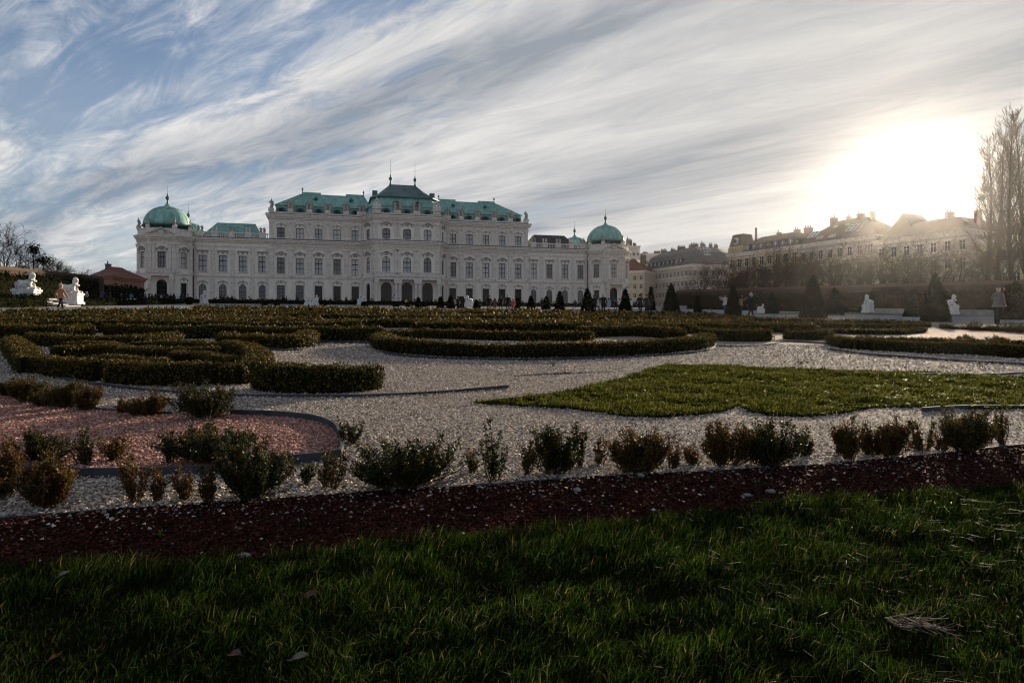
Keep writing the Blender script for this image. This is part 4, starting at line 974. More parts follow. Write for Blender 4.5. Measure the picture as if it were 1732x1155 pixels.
def house(name, pts, zb, ze, wallm, roofm, label, roof_h, inset, floors, bays, front=1, depth=14, wsize=(1.3, 2.0), chimneys=(), ridge_in=None, cat='building', trim=None):
    """pts: front outline in world XY, left to right; the back is offset away from the viewer"""
    ox, oy = pts[0]; root = empty(name, (ox, oy, zb))
    P = [(x-ox, y-oy) for x, y in pts]; a, b = P[0], P[-1]; n0 = Fr(a, b).n
    back = [(b[0]-n0[0]*depth, b[1]-n0[1]*depth), (a[0]-n0[0]*depth, a[1]-n0[1]*depth)]
    poly = P+back; H = ze-zb; mb = MB(); frs = [Fr(p, q) for p, q in zip(poly, poly[1:]+poly[:1])]
    fl = [0.9+(H-1.2)*k/floors for k in range(floors)]; fh = (H-1.2)/floors; ww, wh = wsize
    pos = []
    for i, F in enumerate(frs):
        if i < len(P)-1:
            nb = bays[i]; ss = [(k+0.5)*F.L/nb for k in range(nb)]
            facade(mb, F, -3, H, [(s, ww, z, z+min(wh, fh-0.9), 0) for s in ss for z in fl], 0.22)
            for s in ss:
                for z in fl: pos.append((F, s, z))
        else:
            nb = max(2, int(F.L/3.2)); ss = [(k+0.5)*F.L/nb for k in range(nb)] if i == len(poly)-1 else []
            facade(mb, F, -3, H, [(s, ww, z, z+min(wh, fh-0.9), 0) for s in ss for z in fl], 0.22)
            for s in ss:
                for z in fl: pos.append((F, s, z))
    mb.build('wall', wallm, root)
    for F, s, z in pos: house_window(root, F, s, z, ww, min(wh, fh-0.9))
    def ins(k): 
        cx = sum(p[0] for p in poly)/len(poly); cy = sum(p[1] for p in poly)/len(poly); out = []
        m = len(poly)
        for i in range(m):
            n1, n2 = frs[i-1].n, frs[i].n; den = 1+n1[0]*n2[0]+n1[1]*n2[1]; out.append((poly[i][0]-(n1[0]+n2[0])/den*k, poly[i][1]-(n1[1]+n2[1])/den*k))
        return out
    cm = MB(); A = ins(-0.5); cm.prism(A, H-0.45, H+0.02); B = ins(-0.25); cm.prism(B, H-0.9, H-0.45); cm.build('cornice', trim or M_TRIM, root)
    for k in range(1, floors):
        z = 0.9+(H-1.2)*k/floors-0.75
        if k % 2 == 1 or floors < 4: sc_ = MB(); sc_.prism(ins(-0.12), z, z+0.25); sc_.build('string_course', M_TRIM, root)
    rm = MB(); zr = H+0.02; last = ins(-0.35)
    for (k, dz) in inset: nx = ins(k); loft(rm, last, zr, nx, H+dz); last = nx; zr = H+dz
    rm.face([(p[0], p[1], zr) for p in last]); roof = rm.build('roof', roofm, root)
    for (fx, dz, w, h) in chimneys:
        F = frs[0] if fx <= 1 else frs[1]; c = F.p((fx if fx <= 1 else fx-1)*F.L, 0, -depth*0.45)
        q = MB(); q.box(c[0]-w/2, c[0]+w/2, c[1]-0.5, c[1]+0.5, H+dz-2.5, H+dz+h*0.7); h = h*0.7; q.box(c[0]-w/2-0.1, c[0]+w/2+0.1, c[1]-0.6, c[1]+0.6, H+dz+h, H+dz+h+0.2)
        for t in range(max(1, int(w/0.6))): q.lathe([(0.16, 0), (0.13, 0.7)], 6, (c[0]-w/2+0.3+t*0.6, c[1], H+dz+h+0.2))
        q.build('chimney', M_BRICK, roof)
    tag(root, label, cat); return root, frs, roof, H
zbR = 10.0
house('town_house', [atY(1035, 277), atY(1090, 270)], zbR, zpx(458, 272), M_CREAM, M_TILE, 'cream town house with steep red roof beside right palace dome', 5, [(5.5, 5.0), (6.8, 5.6)], 4, [5], depth=14, wsize=(1.3, 1.9), chimneys=((0.8, 5.5, 2.2, 1.5),))
hr_, fr_, rf_, H_ = house('corner_house', [atY(1090, 288), atY(1170, 260), atY(1232, 264)], zbR, zpx(446.8, 260), M_CREAM2, M_ROOFG, 'long pale apartment house with grey mansard roof and glazed corner dome', 8, [(2.2, 5.2), (6.5, 7.6)], 4, [13, 6], depth=17, wsize=(1.15, 2.0),
    chimneys=((0.1, 7.4, 2.4, 1.6), (0.3, 7.4, 1.6, 1.2), (0.48, 7.4, 3.0, 1.7), (0.68, 7.4, 1.6, 1.4), (0.9, 7.4, 1.4, 1.5), (1.35, 7.4, 2.8, 1.6), (1.6, 7.4, 1.4, 1.4), (1.8, 7.4, 1.2, 1.8), (1.95, 7.4, 1.4, 1.5)))
def glass_dome(root, cx, cy, z0, zt):
    q = MB(); q.lathe([(4.5, z0), (4.3, zt)], 16, (cx, cy, 0)); dr = q.build('dome_drum', M_GLASSB, root)
    q = MB()
    for k in range(16): a = 2*math.pi*k/16; q.box(cx+4.45*math.cos(a)-0.22, cx+4.45*math.cos(a)+0.22, cy+4.45*math.sin(a)-0.22, cy+4.45*math.sin(a)+0.22, z0, zt)
    q.lathe([(4.6, zt), (4.9, zt+0.1), (4.9, zt+0.4), (4.4, zt+0.45)], 20, (cx, cy, 0)); q.build('dome_posts', M_TRIM, dr)
    q = MB(); q.lathe([(4.4*math.cos(R(t)), zt+0.4+3.6*math.sin(R(t))) for t in range(0, 88, 10)], 20, (cx, cy, 0)); gd = q.build('glass_dome', M_GLASSB, root, True)
    q = MB()
    for k in range(20):
        a = 2*math.pi*k/20; q.tube([(cx+4.43*math.cos(R(t))*math.cos(a), cy+4.43*math.cos(R(t))*math.sin(a), zt+0.4+3.63*math.sin(R(t))) for t in range(0, 90, 10)], [0.08]*9, 4)
    for t in (15, 35, 55, 72):
        r_ = 4.45*math.cos(R(t)); q.tube([(cx+r_*math.cos(2*math.pi*k/24), cy+r_*math.sin(2*math.pi*k/24), zt+0.4+3.65*math.sin(R(t))) for k in range(25)], [0.07]*25, 4)
    q.build('dome_ribs', M_WFR, gd)
    q = MB(); q.lathe([(0.5, zt+3.9), (0.4, zt+4.6), (0.1, zt+5.0), (0.05, zt+6.4)], 8, (cx, cy, 0)); q.build('finial', M_IRON, gd)
bx, by = atY(1186, 268); ox, oy = atY(1090, 288)
glass_dome(hr_, bx-ox, by-oy, H_, zpx(432, 264)-zbR)
# attic windows of the grey mansard
def roof_windows(root, F, H, n, s0, s1, z, w=1.1, h=1.5, out=-0.35, material=None):
    for k in range(n):
        s = s0+(s1-s0)*(k+0.5)/n
        q = MB(); q.box(-w/2-0.2, w/2+0.2, -0.5, 1.6, -0.2, h+0.25); o = q.build('dormer', M_ROOFG, root); o.location = F.p(s, H+z, out); o.rotation_euler = (0, 0, F.a)
        g = MB(); g.box(-w/2, w/2, -0.55, -0.5, 0, h); g.build('pane', M_GLASSB, o)
        g = MB(); g.box(-0.05, 0.05, -0.58, -0.55, 0, h); g.box(-w/2, w/2, -0.577, -0.553, h*0.5, h*0.5+0.08); g.build('glazing_bar', M_WFR, o)
roof_windows(hr_, fr_[0], H_, 9, 1, fr_[0].L-5, 1.2, 0.9, 1.3)
A3, B3, C3, D3, E3 = (61.7, 194.7), (72.7, 173.5), (82.4, 155.0), (91.8, 137.0), (99.0, 124.5)
h3, f3, r3, H3 = house('yellow_house', [A3, B3], 7.0, 22.85, M_YELL, M_ROOFB, 'yellow apartment house with corner mansard tower behind bare trees', 4, [(2.0, 2.2), (6.5, 4.6)], 4, [9], depth=15, wsize=(1.4, 2.3), chimneys=((0.5, 4.2, 1.0, 1.0), (0.75, 4.2, 1.4, 1.0), (0.9, 4.2, 2.0, 1.0)))
roof_windows(h3, f3[0], H3, 7, 6, f3[0].L-1, 0.5, 1.2, 1.3)
tw = MB(); F = f3[0]
for (o0, o1, z0, z1) in ((0.0, 0.0, 0.02, 1.6), (0.3, 0.3, 1.6, 2.0)):
    tw.hexa([F.p(0.2, H3+z0, 0.3), F.p(5.4, H3+z0, 0.3), F.p(5.4, H3+z0, -5), F.p(0.2, H3+z0, -5), F.p(0.2+o0, H3+z1, 0.3-o0), F.p(5.4-o0, H3+z1, 0.3-o0), F.p(5.4-o0, H3+z1, -5), F.p(0.2+o0, H3+z1, -5)])
two = tw.build('tower_base', M_YELL, h3)
tw = MB(); tw.hexa([F.p(0.4, H3+2, 0.1), F.p(5.2, H3+2, 0.1), F.p(5.2, H3+2, -4.8), F.p(0.4, H3+2, -4.8), F.p(1.0, H3+5.4, -0.7), F.p(4.6, H3+5.4, -0.7), F.p(4.6, H3+5.4, -4.2), F.p(1.0, H3+5.4, -4.2)]); tw.build('tower_roof', M_ROOFB, two)
q = MB(); q.lathe([(0.02, -1.0), (0.7, -0.9), (0.8, 0), (0.7, 0.9), (0.02, 1.0)], 10, (0, 0, 0), sy=0.5); o = q.build('tower_window', M_WFR, two, True); o.location = F.p(2.8, H3+3.4, -0.2); o.rotation_euler = (0, 0, F.a)
q = MB(); q.box(-0.45, 0.45, -0.45, -0.4, -0.5, 0.6); q.build('pane', M_GLASSD, o)
q = MB(); c = F.p(6.4, 0, -4); q.tube([(c[0], c[1], H3+3), (c[0], c[1], H3+7)], [0.35, 0.3], 8); q.build('flue', M_BRICK, r3)
h4, f4, r4, H4 = house('attic_house', [B3, C3], 6.3, 22.85, M_CREAM2, M_ROOFB, 'pale apartment house with tall brown roof and skylights, left of the sun', 6, [(6.6, 5.6), (7.2, 5.8)], 4, [8], depth=15, wsize=(1.2, 2.1), chimneys=((0.25, 5.7, 1.6, 1.0), (0.45, 5.6, 0.8, 0.8), (0.6, 5.7, 1.6, 0.9), (0.75, 5.7, 1.0, 1.2)))
F = f4[0]
for s, k, w, h in ((2.5, 0.45, 2.2, 2.6), (5.5, 0.22, 1.4, 0.9), (7.5, 0.7, 0.8, 0.7), (9.0, 0.22, 1.6, 0.9), (10.5, 0.7, 0.8, 0.7), (13.0, 0.5, 2.4, 2.6), (15.5, 0.5, 0.6, 4.0)):
    # skylights lie in the plane of the roof
    c = Vector(F.p(s, H4+5.6*k, 0.35-6.95*k)); up_ = (Vector(F.p(s, H4+5.6, -6.6))-Vector(F.p(s, H4, 0.35))).normalized(); al_ = Vector((F.d[0], F.d[1], 0)); nn = al_.cross(up_); 
    def quadbox(mb, x0, x1, y0, y1, t0, t1): mb.hexa([c+al_*x+up_*y+nn*t for t in (t0, t1) for x, y in ((x0, y0), (x1, y0), (x1, y1), (x0, y1))])
    q = MB(); quadbox(q, -w/2, w/2, -h/2, h/2, -0.05, 0.1); o = q.build('skylight', M_GLASSB, r4)
    q = MB()
    for x in ([-w/2, 0, w/2] if w > 1.5 else [-w/2, w/2]): quadbox(q, x-0.05, x+0.05, -h/2, h/2, 0.05, 0.16)
    for y in ([-h/2, 0, h/2] if h > 1.5 else [-h/2, h/2]): quadbox(q, -w/2, w/2, y-0.05, y+0.05, 0.05, 0.15)
    q.build('glazing_bar', M_WFR, o)
h5, f5, r5, H5 = house('gabled_house', [C3, D3], 5.6, 21.4, M_CREAM2, M_ROOFB, 'tall pale house under the low sun with stepped roofs', 5, [(4.0, 3.4), (6.5, 4.0)], 4, [7], depth=15, wsize=(1.3, 2.1), chimneys=((0.62, 3.6, 1.5, 1.9), (0.9, 3.6, 1.0, 1.2)))
F = f5[0]; q = MB(); q.prism([(0, 0), (1, 0), (1, 1)], 0, 0.01)
q = MB()
g0, g1 = F.p(0.8, H5+1.2, -2.2), F.p(7.6, H5+1.2, -2.2); gp = F.p(4.0, H5+6.2, -4.0); b0, b1, bp = F.p(0.8, H5+1.2, -12), F.p(7.6, H5+1.2, -12), F.p(4.0, H5+6.2, -11)
q.face([g0, g1, gp]); q.face([g1, b1, bp, gp]); q.face([b0, g0, gp, bp]); q.face([b1, b0, bp]); q.build('cross_gable', M_ROOFB, r5)
h6, f6, r6, H6 = house('corner_villa', [(93.5, 136.2), E3], 5.0, 19.3, M_CREAM, M_ROOFB, 'lower cream house with dark roof behind the poplars', 4, [(4.0, 2.6), (6.5, 3.2)], 3, [5], depth=13, wsize=(1.3, 2.1), chimneys=((0.4, 3.0, 1.2, 1.0),))
# white modern blocks peeping over, beside the right dome
house('modern_block', [atY(1062, 330), atY(1082, 330)], zbR, zpx(416, 330), M_WHITEP, M_WHITEP, 'white stepped modern block rising behind the red roof', 1, [(0.6, 0.1)], 7, [3], depth=10, wsize=(1.2, 1.6), chimneys=((0.3, 0.1, 2.0, 4.5), (0.7, 0.1, 1.6, 2.0)))
house('modern_block', [atY(1084, 345), atY(1135, 345)], zbR, zpx(429, 345), M_WHITEP, M_ROOFG, 'pale flat roofed block with roof terrace behind grey mansard', 1, [(0.6, 0.1)], 6, [7], depth=10, wsize=(1.2, 1.6), chimneys=((0.2, 0.1, 2.5, 1.0), (0.6, 0.1, 3.0, 1.8)))
# left: little lodges by the palace
house('garden_lodge', [atY(150, 158), atY(190, 150), atY(205, 156)], 6.8, zpx(464.6, 152), M_ORANGEP, M_TILE, 'small terracotta lodge with pyramid red roof behind left garden wall', 3, [(2.6, 1.8), (3.2, 2.3)], 1, [3, 2], depth=7, wsize=(0.9, 1.6), chimneys=((0.2, 1.6, 0.8, 1.8),), trim=M_ORANGEP)
house('orangery_range', [atY(204, 204), atY(238, 202)], 8.2, zpx(485, 203), M_WHITEP, M_TILEO, 'long low white range with orange tiled roof left of the palace', 3, [(3.0, 2.6), (3.6, 2.9)], 1, [4], depth=8, wsize=(1.0, 1.5), chimneys=((0.3, 2.6, 0.8, 1.4), (0.7, 2.6, 0.7, 1.2)))

# ------------------------------------------------------------------ garden walls, terraces, steps
def long_wall(u, d0, d1, h, label, side, n=16):
    x, y = UD(u, (d0+d1)/2); root = empty('garden_wall', (x, y, gz(x, y)), TH)
    mb = MB(); cp = MB(); dm = (d0+d1)/2
    L = d1-d0
    for i in range(n):
        a, b = -L/2+L*i/n, -L/2+L*(i+1)/n
        za, zb = SLOPE*a, SLOPE*b
        for m_, w, z0, z1 in ((mb, 0.25, -1.0, h), (cp, 0.42, h, h+0.12), (cp, 0.28, h+0.12, h+0.42)):
            m_.hexa([(-w, a, za+z0), (w, a, za+z0), (w, b, zb+z0), (-w, b, zb+z0), (-w, a, za+z1), (w, a, za+z1), (w, b, zb+z1), (-w, b, zb+z1)])
    mb.build('wall_body', M_WALLB, root); cp.build('coping', M_COPING if side > 0 else M_WALLB, root)
    for i in range(0, n+1, 2):
        a = -L/2+L*i/n; q = MB(); q.box(-0.4, 0.4, a-0.35, a+0.35, SLOPE*a-1, SLOPE*a+h-0.02); q.build('buttress', M_WALLB, root)
    tag(root, label, 'wall'); return root
long_wall(74, 46, 136, 3.6, 'long brownish garden wall with red tile coping along the right', 1)
long_wall(-37, 58, 128, 4.0, 'long dark garden wall with stone coping rising along the left', -1)
# clipped, leafless hornbeam in front of the walls
hedge([UD(72.3, d) for d in (44, 60, 80, 100, 120, 133)], 1.2, 2.7, 'tall brown leafless hornbeam hedge along the right garden wall', None, [M_HORN], True, 0.5, 'hornbeam_hedge', 0.0035, coremat=M_HORN)
hedge([UD(-35.2, d) for d in (56, 75, 95, 120)], 1.2, 3.6, 'tall dark clipped hedge along the left garden wall', None, [M_YEW], True, 0.5, 'clipped_hedge', 0.0035)
hedge([UD(-37.5, d) for d in (50, 58, 66, 73)], 1.6, 5.2, 'dark clipped hedge block rising above left wall', None, [M_YEW], True, 0.5, 'clipped_hedge', 0.0035, coremat=M_CORE)
hedge([atY(165, 116), atY(190, 126), atY(216, 138), atY(240, 150)], 1.4, 3.0, 'tall dark hedge between left garden wall and palace', None, [M_YEW], True, 0.5, 'clipped_hedge', 0.0035)
hedge([UD(u, 148) for u in (-52, -20, 5, 30, 55, 72)], 1.2, 0.95, 'low dark clipped hedge running along the palace forecourt', None, [M_YEW], True, 0.4, 'clipped_hedge', 0.003)
hedge([UD(-24.0, d) for d in (77, 90, 105, 125)], 0.8, 0.75, 'dark clipped hedge beyond the left stone steps', None, [M_YEW], True, 0.6, 'clipped_hedge', 0.003)
hedge([UD(-24.6, d) for d in (52, 60, 69.5)], 0.9, 1.0, 'dark clipped hedge before the left stone steps', None, [M_YEW], True, 0.6, 'clipped_hedge', 0.0028)
hedge([UD(66.5, d) for d in (72, 85, 100, 118)], 0.8, 0.7, 'low dark hedge beyond the right stone steps', None, [M_YEW, M_BOX], True, 0.6, 'clipped_hedge', 0.003)
hedge([UD(68.5, d) for d in (40, 50, 59.5)], 0.8, 0.8, 'low dark hedge before the right stone steps', None, [M_YEW, M_BOX], True, 0.6, 'clipped_hedge', 0.003)
def terrace(u0, u1, d0, d1, h, name):
    mb = MB(); c = []
    for u, d in ((u0, d0), (u1, d0), (u1, d1), (u0, d1)): x, y = UD(u, d); c.append((x, y, gz(x, y)))
    mb.hexa([(x, y, z-0.5) for x, y, z in c]+[(x, y, z+h) for x, y, z in c]); structure(mb.build(name, M_PATH))
    for uu in (u0, u1):
        k = MB(); c = []
        if abs(uu-20.9) > 48.5: continue
        for u, d in ((uu-0.2, d0), (uu+0.2, d0), (uu+0.2, d1), (uu-0.2, d1)): x, y = UD(u, d); c.append((x, y, gz(x, y)))
        k.hexa([(x, y, z-0.4) for x, y, z in c]+[(x, y, z+h+0.05) for x, y, z in c]); structure(k.build('kerb', M_PAVE))
terrace(-60, -26.6, 40, 130, 0.7, 'terrace'); terrace(68.0, 73.5, 40, 136, 0.6, 'terrace')
def steps(u_low, u_high, d0, d1, rise, n, label):
    x, y = UD((u_low+u_high)/2, (d0+d1)/2); root = empty('stone_steps', (x, y, gz(x, y)), TH); ul, uh = u_low-(u_low+u_high)/2, u_high-(u_low+u_high)/2
    for k in range(n):
        a = ul+(uh-ul)*k/n; q = MB(); lo, hi = min(a, uh), max(a, uh); h2 = (d1-d0)/2
        q.hexa([(lo, -h2, -0.4-SLOPE*h2), (hi, -h2, -0.4-SLOPE*h2), (hi, h2, -0.4+SLOPE*h2), (lo, h2, -0.4+SLOPE*h2), (lo, -h2, rise*(k+1)/n-SLOPE*h2+0.003*k), (hi, -h2, rise*(k+1)/n-SLOPE*h2+0.003*k), (hi, h2, rise*(k+1)/n+SLOPE*h2+0.003*k), (lo, h2, rise*(k+1)/n+SLOPE*h2+0.003*k)])
        q.build('step', M_PAVE, root)
    tag(root, label, 'steps')
steps(-23.6, -26.7, 71.6, 75.6, 0.72, 6, 'broad pale stone steps between the two left sphinxes')
steps(65.8, 68.1, 62.8, 69.0, 0.62, 5, 'pale stone steps between the two right sphinxes')

# ------------------------------------------------------------------ sphinx statues
def sphinx_meshes(seed):
    p = MB(); p.box(-0.55, 0.55, -1.0, 1.0, 0, 0.22); p.box(-0.47, 0.47, -0.9, 0.9, 0.22, 0.85); p.box(-0.54, 0.54, -0.98, 0.98, 0.85, 1.0)
    b = MB(); z = 1.0
    b.tube([(0, 0.85, z+0.30), (0, 0.55, z+0.44), (0, 0.1, z+0.42), (0, -0.3, z+0.55), (0, -0.48, z+0.80), (0, -0.50, z+1.0)], [0.22, 0.40, 0.34, 0.36, 0.27, 0.12], 12)
    b.lathe([(0.03, 0.9), (0.15, 0.96), (0.2, 1.1), (0.19, 1.25), (0.12, 1.38), (0.02, 1.42)], 12, (0, -0.52, z)); b.lathe([(0.26, 0.78), (0.27, 1.0), (0.24, 1.25), (0.16, 1.42), (0.02, 1.47)], 12, (0, -0.44, z), sy=0.75)
    b.lathe([(0.02,-0.05),(0.035,0.0),(0.02,0.06)], 6, (0, -0.72, z+1.14))
    for sx in (-1, 1):
        b.tube([(sx*0.24, -0.35, z+0.5), (sx*0.27, -0.55, z+0.16), (sx*0.25, -0.92, z+0.09)], [0.16, 0.12, 0.10], 8)
        b.tube([(sx*0.32, 0.6, z+0.5), (sx*0.42, 0.3, z+0.34), (sx*0.40, 0.5, z+0.1), (sx*0.36, 0.1, z+0.08)], [0.22, 0.22, 0.13, 0.09], 8)
        b.lathe([(0.02,-0.1),(0.09,-0.04),(0.10,0.04),(0.02,0.1)], 7, (sx*0.11, -0.68, z+0.72))
    b.tube([(0, 0.9, z+0.2), (0.25, 0.95, z+0.1), (0.45, 0.7, z+0.08), (0.5, 0.4, z+0.08)], [0.07, 0.06, 0.06, 0.08], 7)
    b.box(-0.44, 0.44, -0.88, 0.9, z-0.005, z+0.09)
    return p.mesh('pedestal', M_MARBLE), b.mesh('sphinx', M_MARBLE, True)
SPX = sphinx_meshes(1)
def sphinx(px, Y, hpx, face, label, dz=0.0):
    x, y = atY(px, Y); sc = hpx*Y/FPX/2.47
    r = empty('sphinx_statue', (x, y, gz(x, y)+dz), face, sc); link('pedestal', SPX[0], r); link('body', SPX[1], r)
    return tag(r, label, 'statue', 'white sphinx statues')
sphinx(45, 61, 50, R(75)+TH, 'white stone sphinx on pedestal, leftmost, before the left steps', 0.45)
sphinx(119, 66.5, 46, R(75)+TH, 'white stone sphinx just right of the left steps', 0.2)
sphinx(1468, 85, 31, R(-60)+TH, 'white stone sphinx lying left of the right hand steps', 0.1)
sphinx(1606, 76, 34, R(60)+TH, 'white stone sphinx half hidden by the tall sunlit cone', 0.1)
sphinx(345, 118, 23, R(40), 'white sphinx before the left wing near a dark bush')
sphinx(612, 140, 21, R(-20), 'white sphinx in front of the palace porch, left side')
sphinx(793, 120, 20, R(-40), 'white sphinx in front of the right palace block')
sphinx(300, 130, 20, R(30), 'white sphinx beside the left pavilion crowd')
sphinx(1287, 75, 16, R(60), 'small white figure group low on right lawn', 0.0)
# a white sculpted fountain group left of the porch
x, y = atY(527, 110); r = empty('fountain_group', (x, y, gz(x, y)), 0.2)
q = MB(); q.box(-1.1, 1.1, -0.5, 0.5, 0, 0.5); q.box(-0.95, 0.95, -0.42, 0.42, 0.5, 0.62); q.build('plinth', M_MARBLE, r)
q = MB()
for k, (dx, hh) in enumerate(((-0.75, 0.75), (-0.25, 0.6), (0.3, 0.65), (0.8, 1.0))):
    q.lathe([(0.24, 0.62), (0.3, 0.62+hh*0.35), (0.2, 0.62+hh*0.7), (0.08, 0.62+hh*0.85)], 8, (dx, 0, 0), sy=0.8); q.lathe([(0.02, 0.6+hh*0.8), (0.14, 0.62+hh*0.9), (0.13, 0.68+hh), (0.02, 0.75+hh)], 8, (dx, -0.05, 0))
    q.tube([(dx, 0, 0.62+hh*0.6), (dx+0.25, -0.2, 0.7+hh*0.5), (dx+0.42, -0.15, 0.8+hh*0.6)], [0.09, 0.07, 0.05], 6)
q.build('carved_figures', M_MARBLE, r, True); tag(r, 'white carved group of children on low plinth left of porch', 'statue')

# ------------------------------------------------------------------ clipped cones and balls of yew
def cone_meshes(seed, n=5200):
    g = np.random.default_rng(seed)
    core = MB(); core.lathe([(0.46, 0.0), (0.455, 0.08), (0.38, 0.25), (0.27, 0.5), (0.16, 0.75), (0.075, 0.92), (0.01, 0.985)], 16)
    t = 1-np.sqrt(g.uniform(0, 1, n)); t = np.clip(t, 0, 0.99); a = g.uniform(0, 2*np.pi, n)
    r = np.interp(t, [0, 0.08, 0.25, 0.5, 0.75, 0.92, 1.0], [0.49, 0.485, 0.41, 0.29, 0.175, 0.085, 0.012])*(1+0.03*np.sin(a*3+seed)+g.normal(0, 0.025, n))
    P = np.stack([r*np.cos(a), r*np.sin(a), t], 1); Nn = np.stack([np.cos(a), np.sin(a), 0.4+0*a], 1)
    return core.mesh('core', M_CORE, True), (P, Nn)
def yew_cone(px, py, toppx, hw, label, k):
    x, y = GP(px, py); Y = y
    if Y > 75: Y = min(Y, 95); x, y = atY(px, Y)
    h = (py-toppx)*Y/FPX; w = 2*hw*Y/FPX
    r = empty('yew_cone', (x, y, gz(x, y)), k*1.3)
    core, (P, Nn) = CONES[k % 3]
    c = link('core', core, r, None, 0, (w, w, h))
    key = (k % 3, round(Y/12)); 
    Q = P*np.array([w, w, h]); ls = max(0.035, 0.0018*Y)
    me = leaf_mesh('foliage', Q, Nn, ls*1.5, M_YEW, 0.5); link('foliage', me, r)
    return tag(r, label, 'topiary', 'clipped yew cones')
CONES = [cone_meshes(i) for i in range(3)]
cones = [(707.6,521.3,504,4),(745,521.5,503,4),(762,522,501,5),(779,522,502,4),(806,522.5,508,4),(875.5,523,504,4),(898,523,501,5),(924,523.5,502,5),
 (946.7,529.5,492.5,8),(993.5,531,487,11),(1057.6,532,487,10),(1101,525,484.5,6),(1135,533,479,14),(1180,529,500,5),(1239.5,535.5,482,12),(1305.7,531,496,9),(1375.2,538,463,21),(1411.4,533,486.7,13),(1544,536,494,13),(1582,544.5,461,22),(1719,541,475,21)]
for k, (a, b, c, d) in enumerate(cones):
    size = 'tall' if d > 18 else ('medium' if d > 9 else 'small')
    yew_cone(a, b, c, d, '%s dark clipped yew cone, %s from the left of all cones' % (size, ordinal(k)), k)
def yew_ball(px, Y, wpx, hpx, label):
    x, y = atY(px, Y); w = wpx*Y/FPX; h = hpx*Y/FPX; r = empty('yew_ball', (x, y, gz(x, y)))
    q = MB(); q.lathe([(0.3*w, 0), (0.46*w, 0.3*h), (0.45*w, 0.65*h), (0.28*w, 0.92*h), (0.02, 0.98*h)], 14); q.build('core', M_CORE, r, True)
    n = 1500; v = rng.normal(0, 1, (n, 3)); v /= np.linalg.norm(v, axis=1)[:, None]; v[:, 2] = np.abs(v[:, 2])*1.0
    P = v*np.array([w/2, w/2, h*0.5])+np.array([0, 0, h*0.5]); P[:, 2] = np.where(rng.uniform(0, 1, n) < 0.4, h-P[:, 2], P[:, 2])
    link('foliage', leaf_mesh('foliage', P, v, 0.13, M_YEW), r); tag(r, label, 'topiary', 'clipped yew balls')
for i, (px, w, h) in enumerate(((320, 14, 12), (447, 12, 8), (468, 10, 8), (547, 11, 8), (617, 12, 8), (670, 13, 9), (690, 10, 8), (719, 11, 9))):
    yew_ball(px, 105, w, h, 'low round dark yew bush before the palace, %s from left' % ordinal(i))

# ------------------------------------------------------------------ bare trees
def tubes_np(segs, sides):
    """segs: list of (p0, p1, r0, r1) -> one vertex/face array"""
    A = np.array([s[0] for s in segs]); B = np.array([s[1] for s in segs]); r0 = np.array([s[2] for s in segs]); r1 = np.array([s[3] for s in segs])
    T = B-A; T /= np.linalg.norm(T, axis=1)[:, None]+1e-9
    ref = np.where(np.abs(T[:, 2:3]) < 0.9, np.array([[0, 0, 1.0]]), np.array([[1.0, 0, 0]]))
    U = np.cross(T, ref); U /= np.linalg.norm(U, axis=1)[:, None]+1e-9; V = np.cross(T, U); n = len(segs)
    Vt = np.empty((n, 2*sides, 3))
    for k in range(sides):
        a = 2*math.pi*k/sides; o = U*math.cos(a)+V*math.sin(a); Vt[:, k] = A+o*r0[:, None]; Vt[:, sides+k] = B+o*r1[:, None]
    F = np.empty((n, sides, 4), int); base = np.arange(n)*2*sides
    for k in range(sides):
        k2 = (k+1) % sides; F[:, k, 0] = base+k; F[:, k, 1] = base+k2; F[:, k, 2] = base+sides+k2; F[:, k, 3] = base+sides+k
    return Vt.reshape(-1, 3), F.reshape(-1, 4)
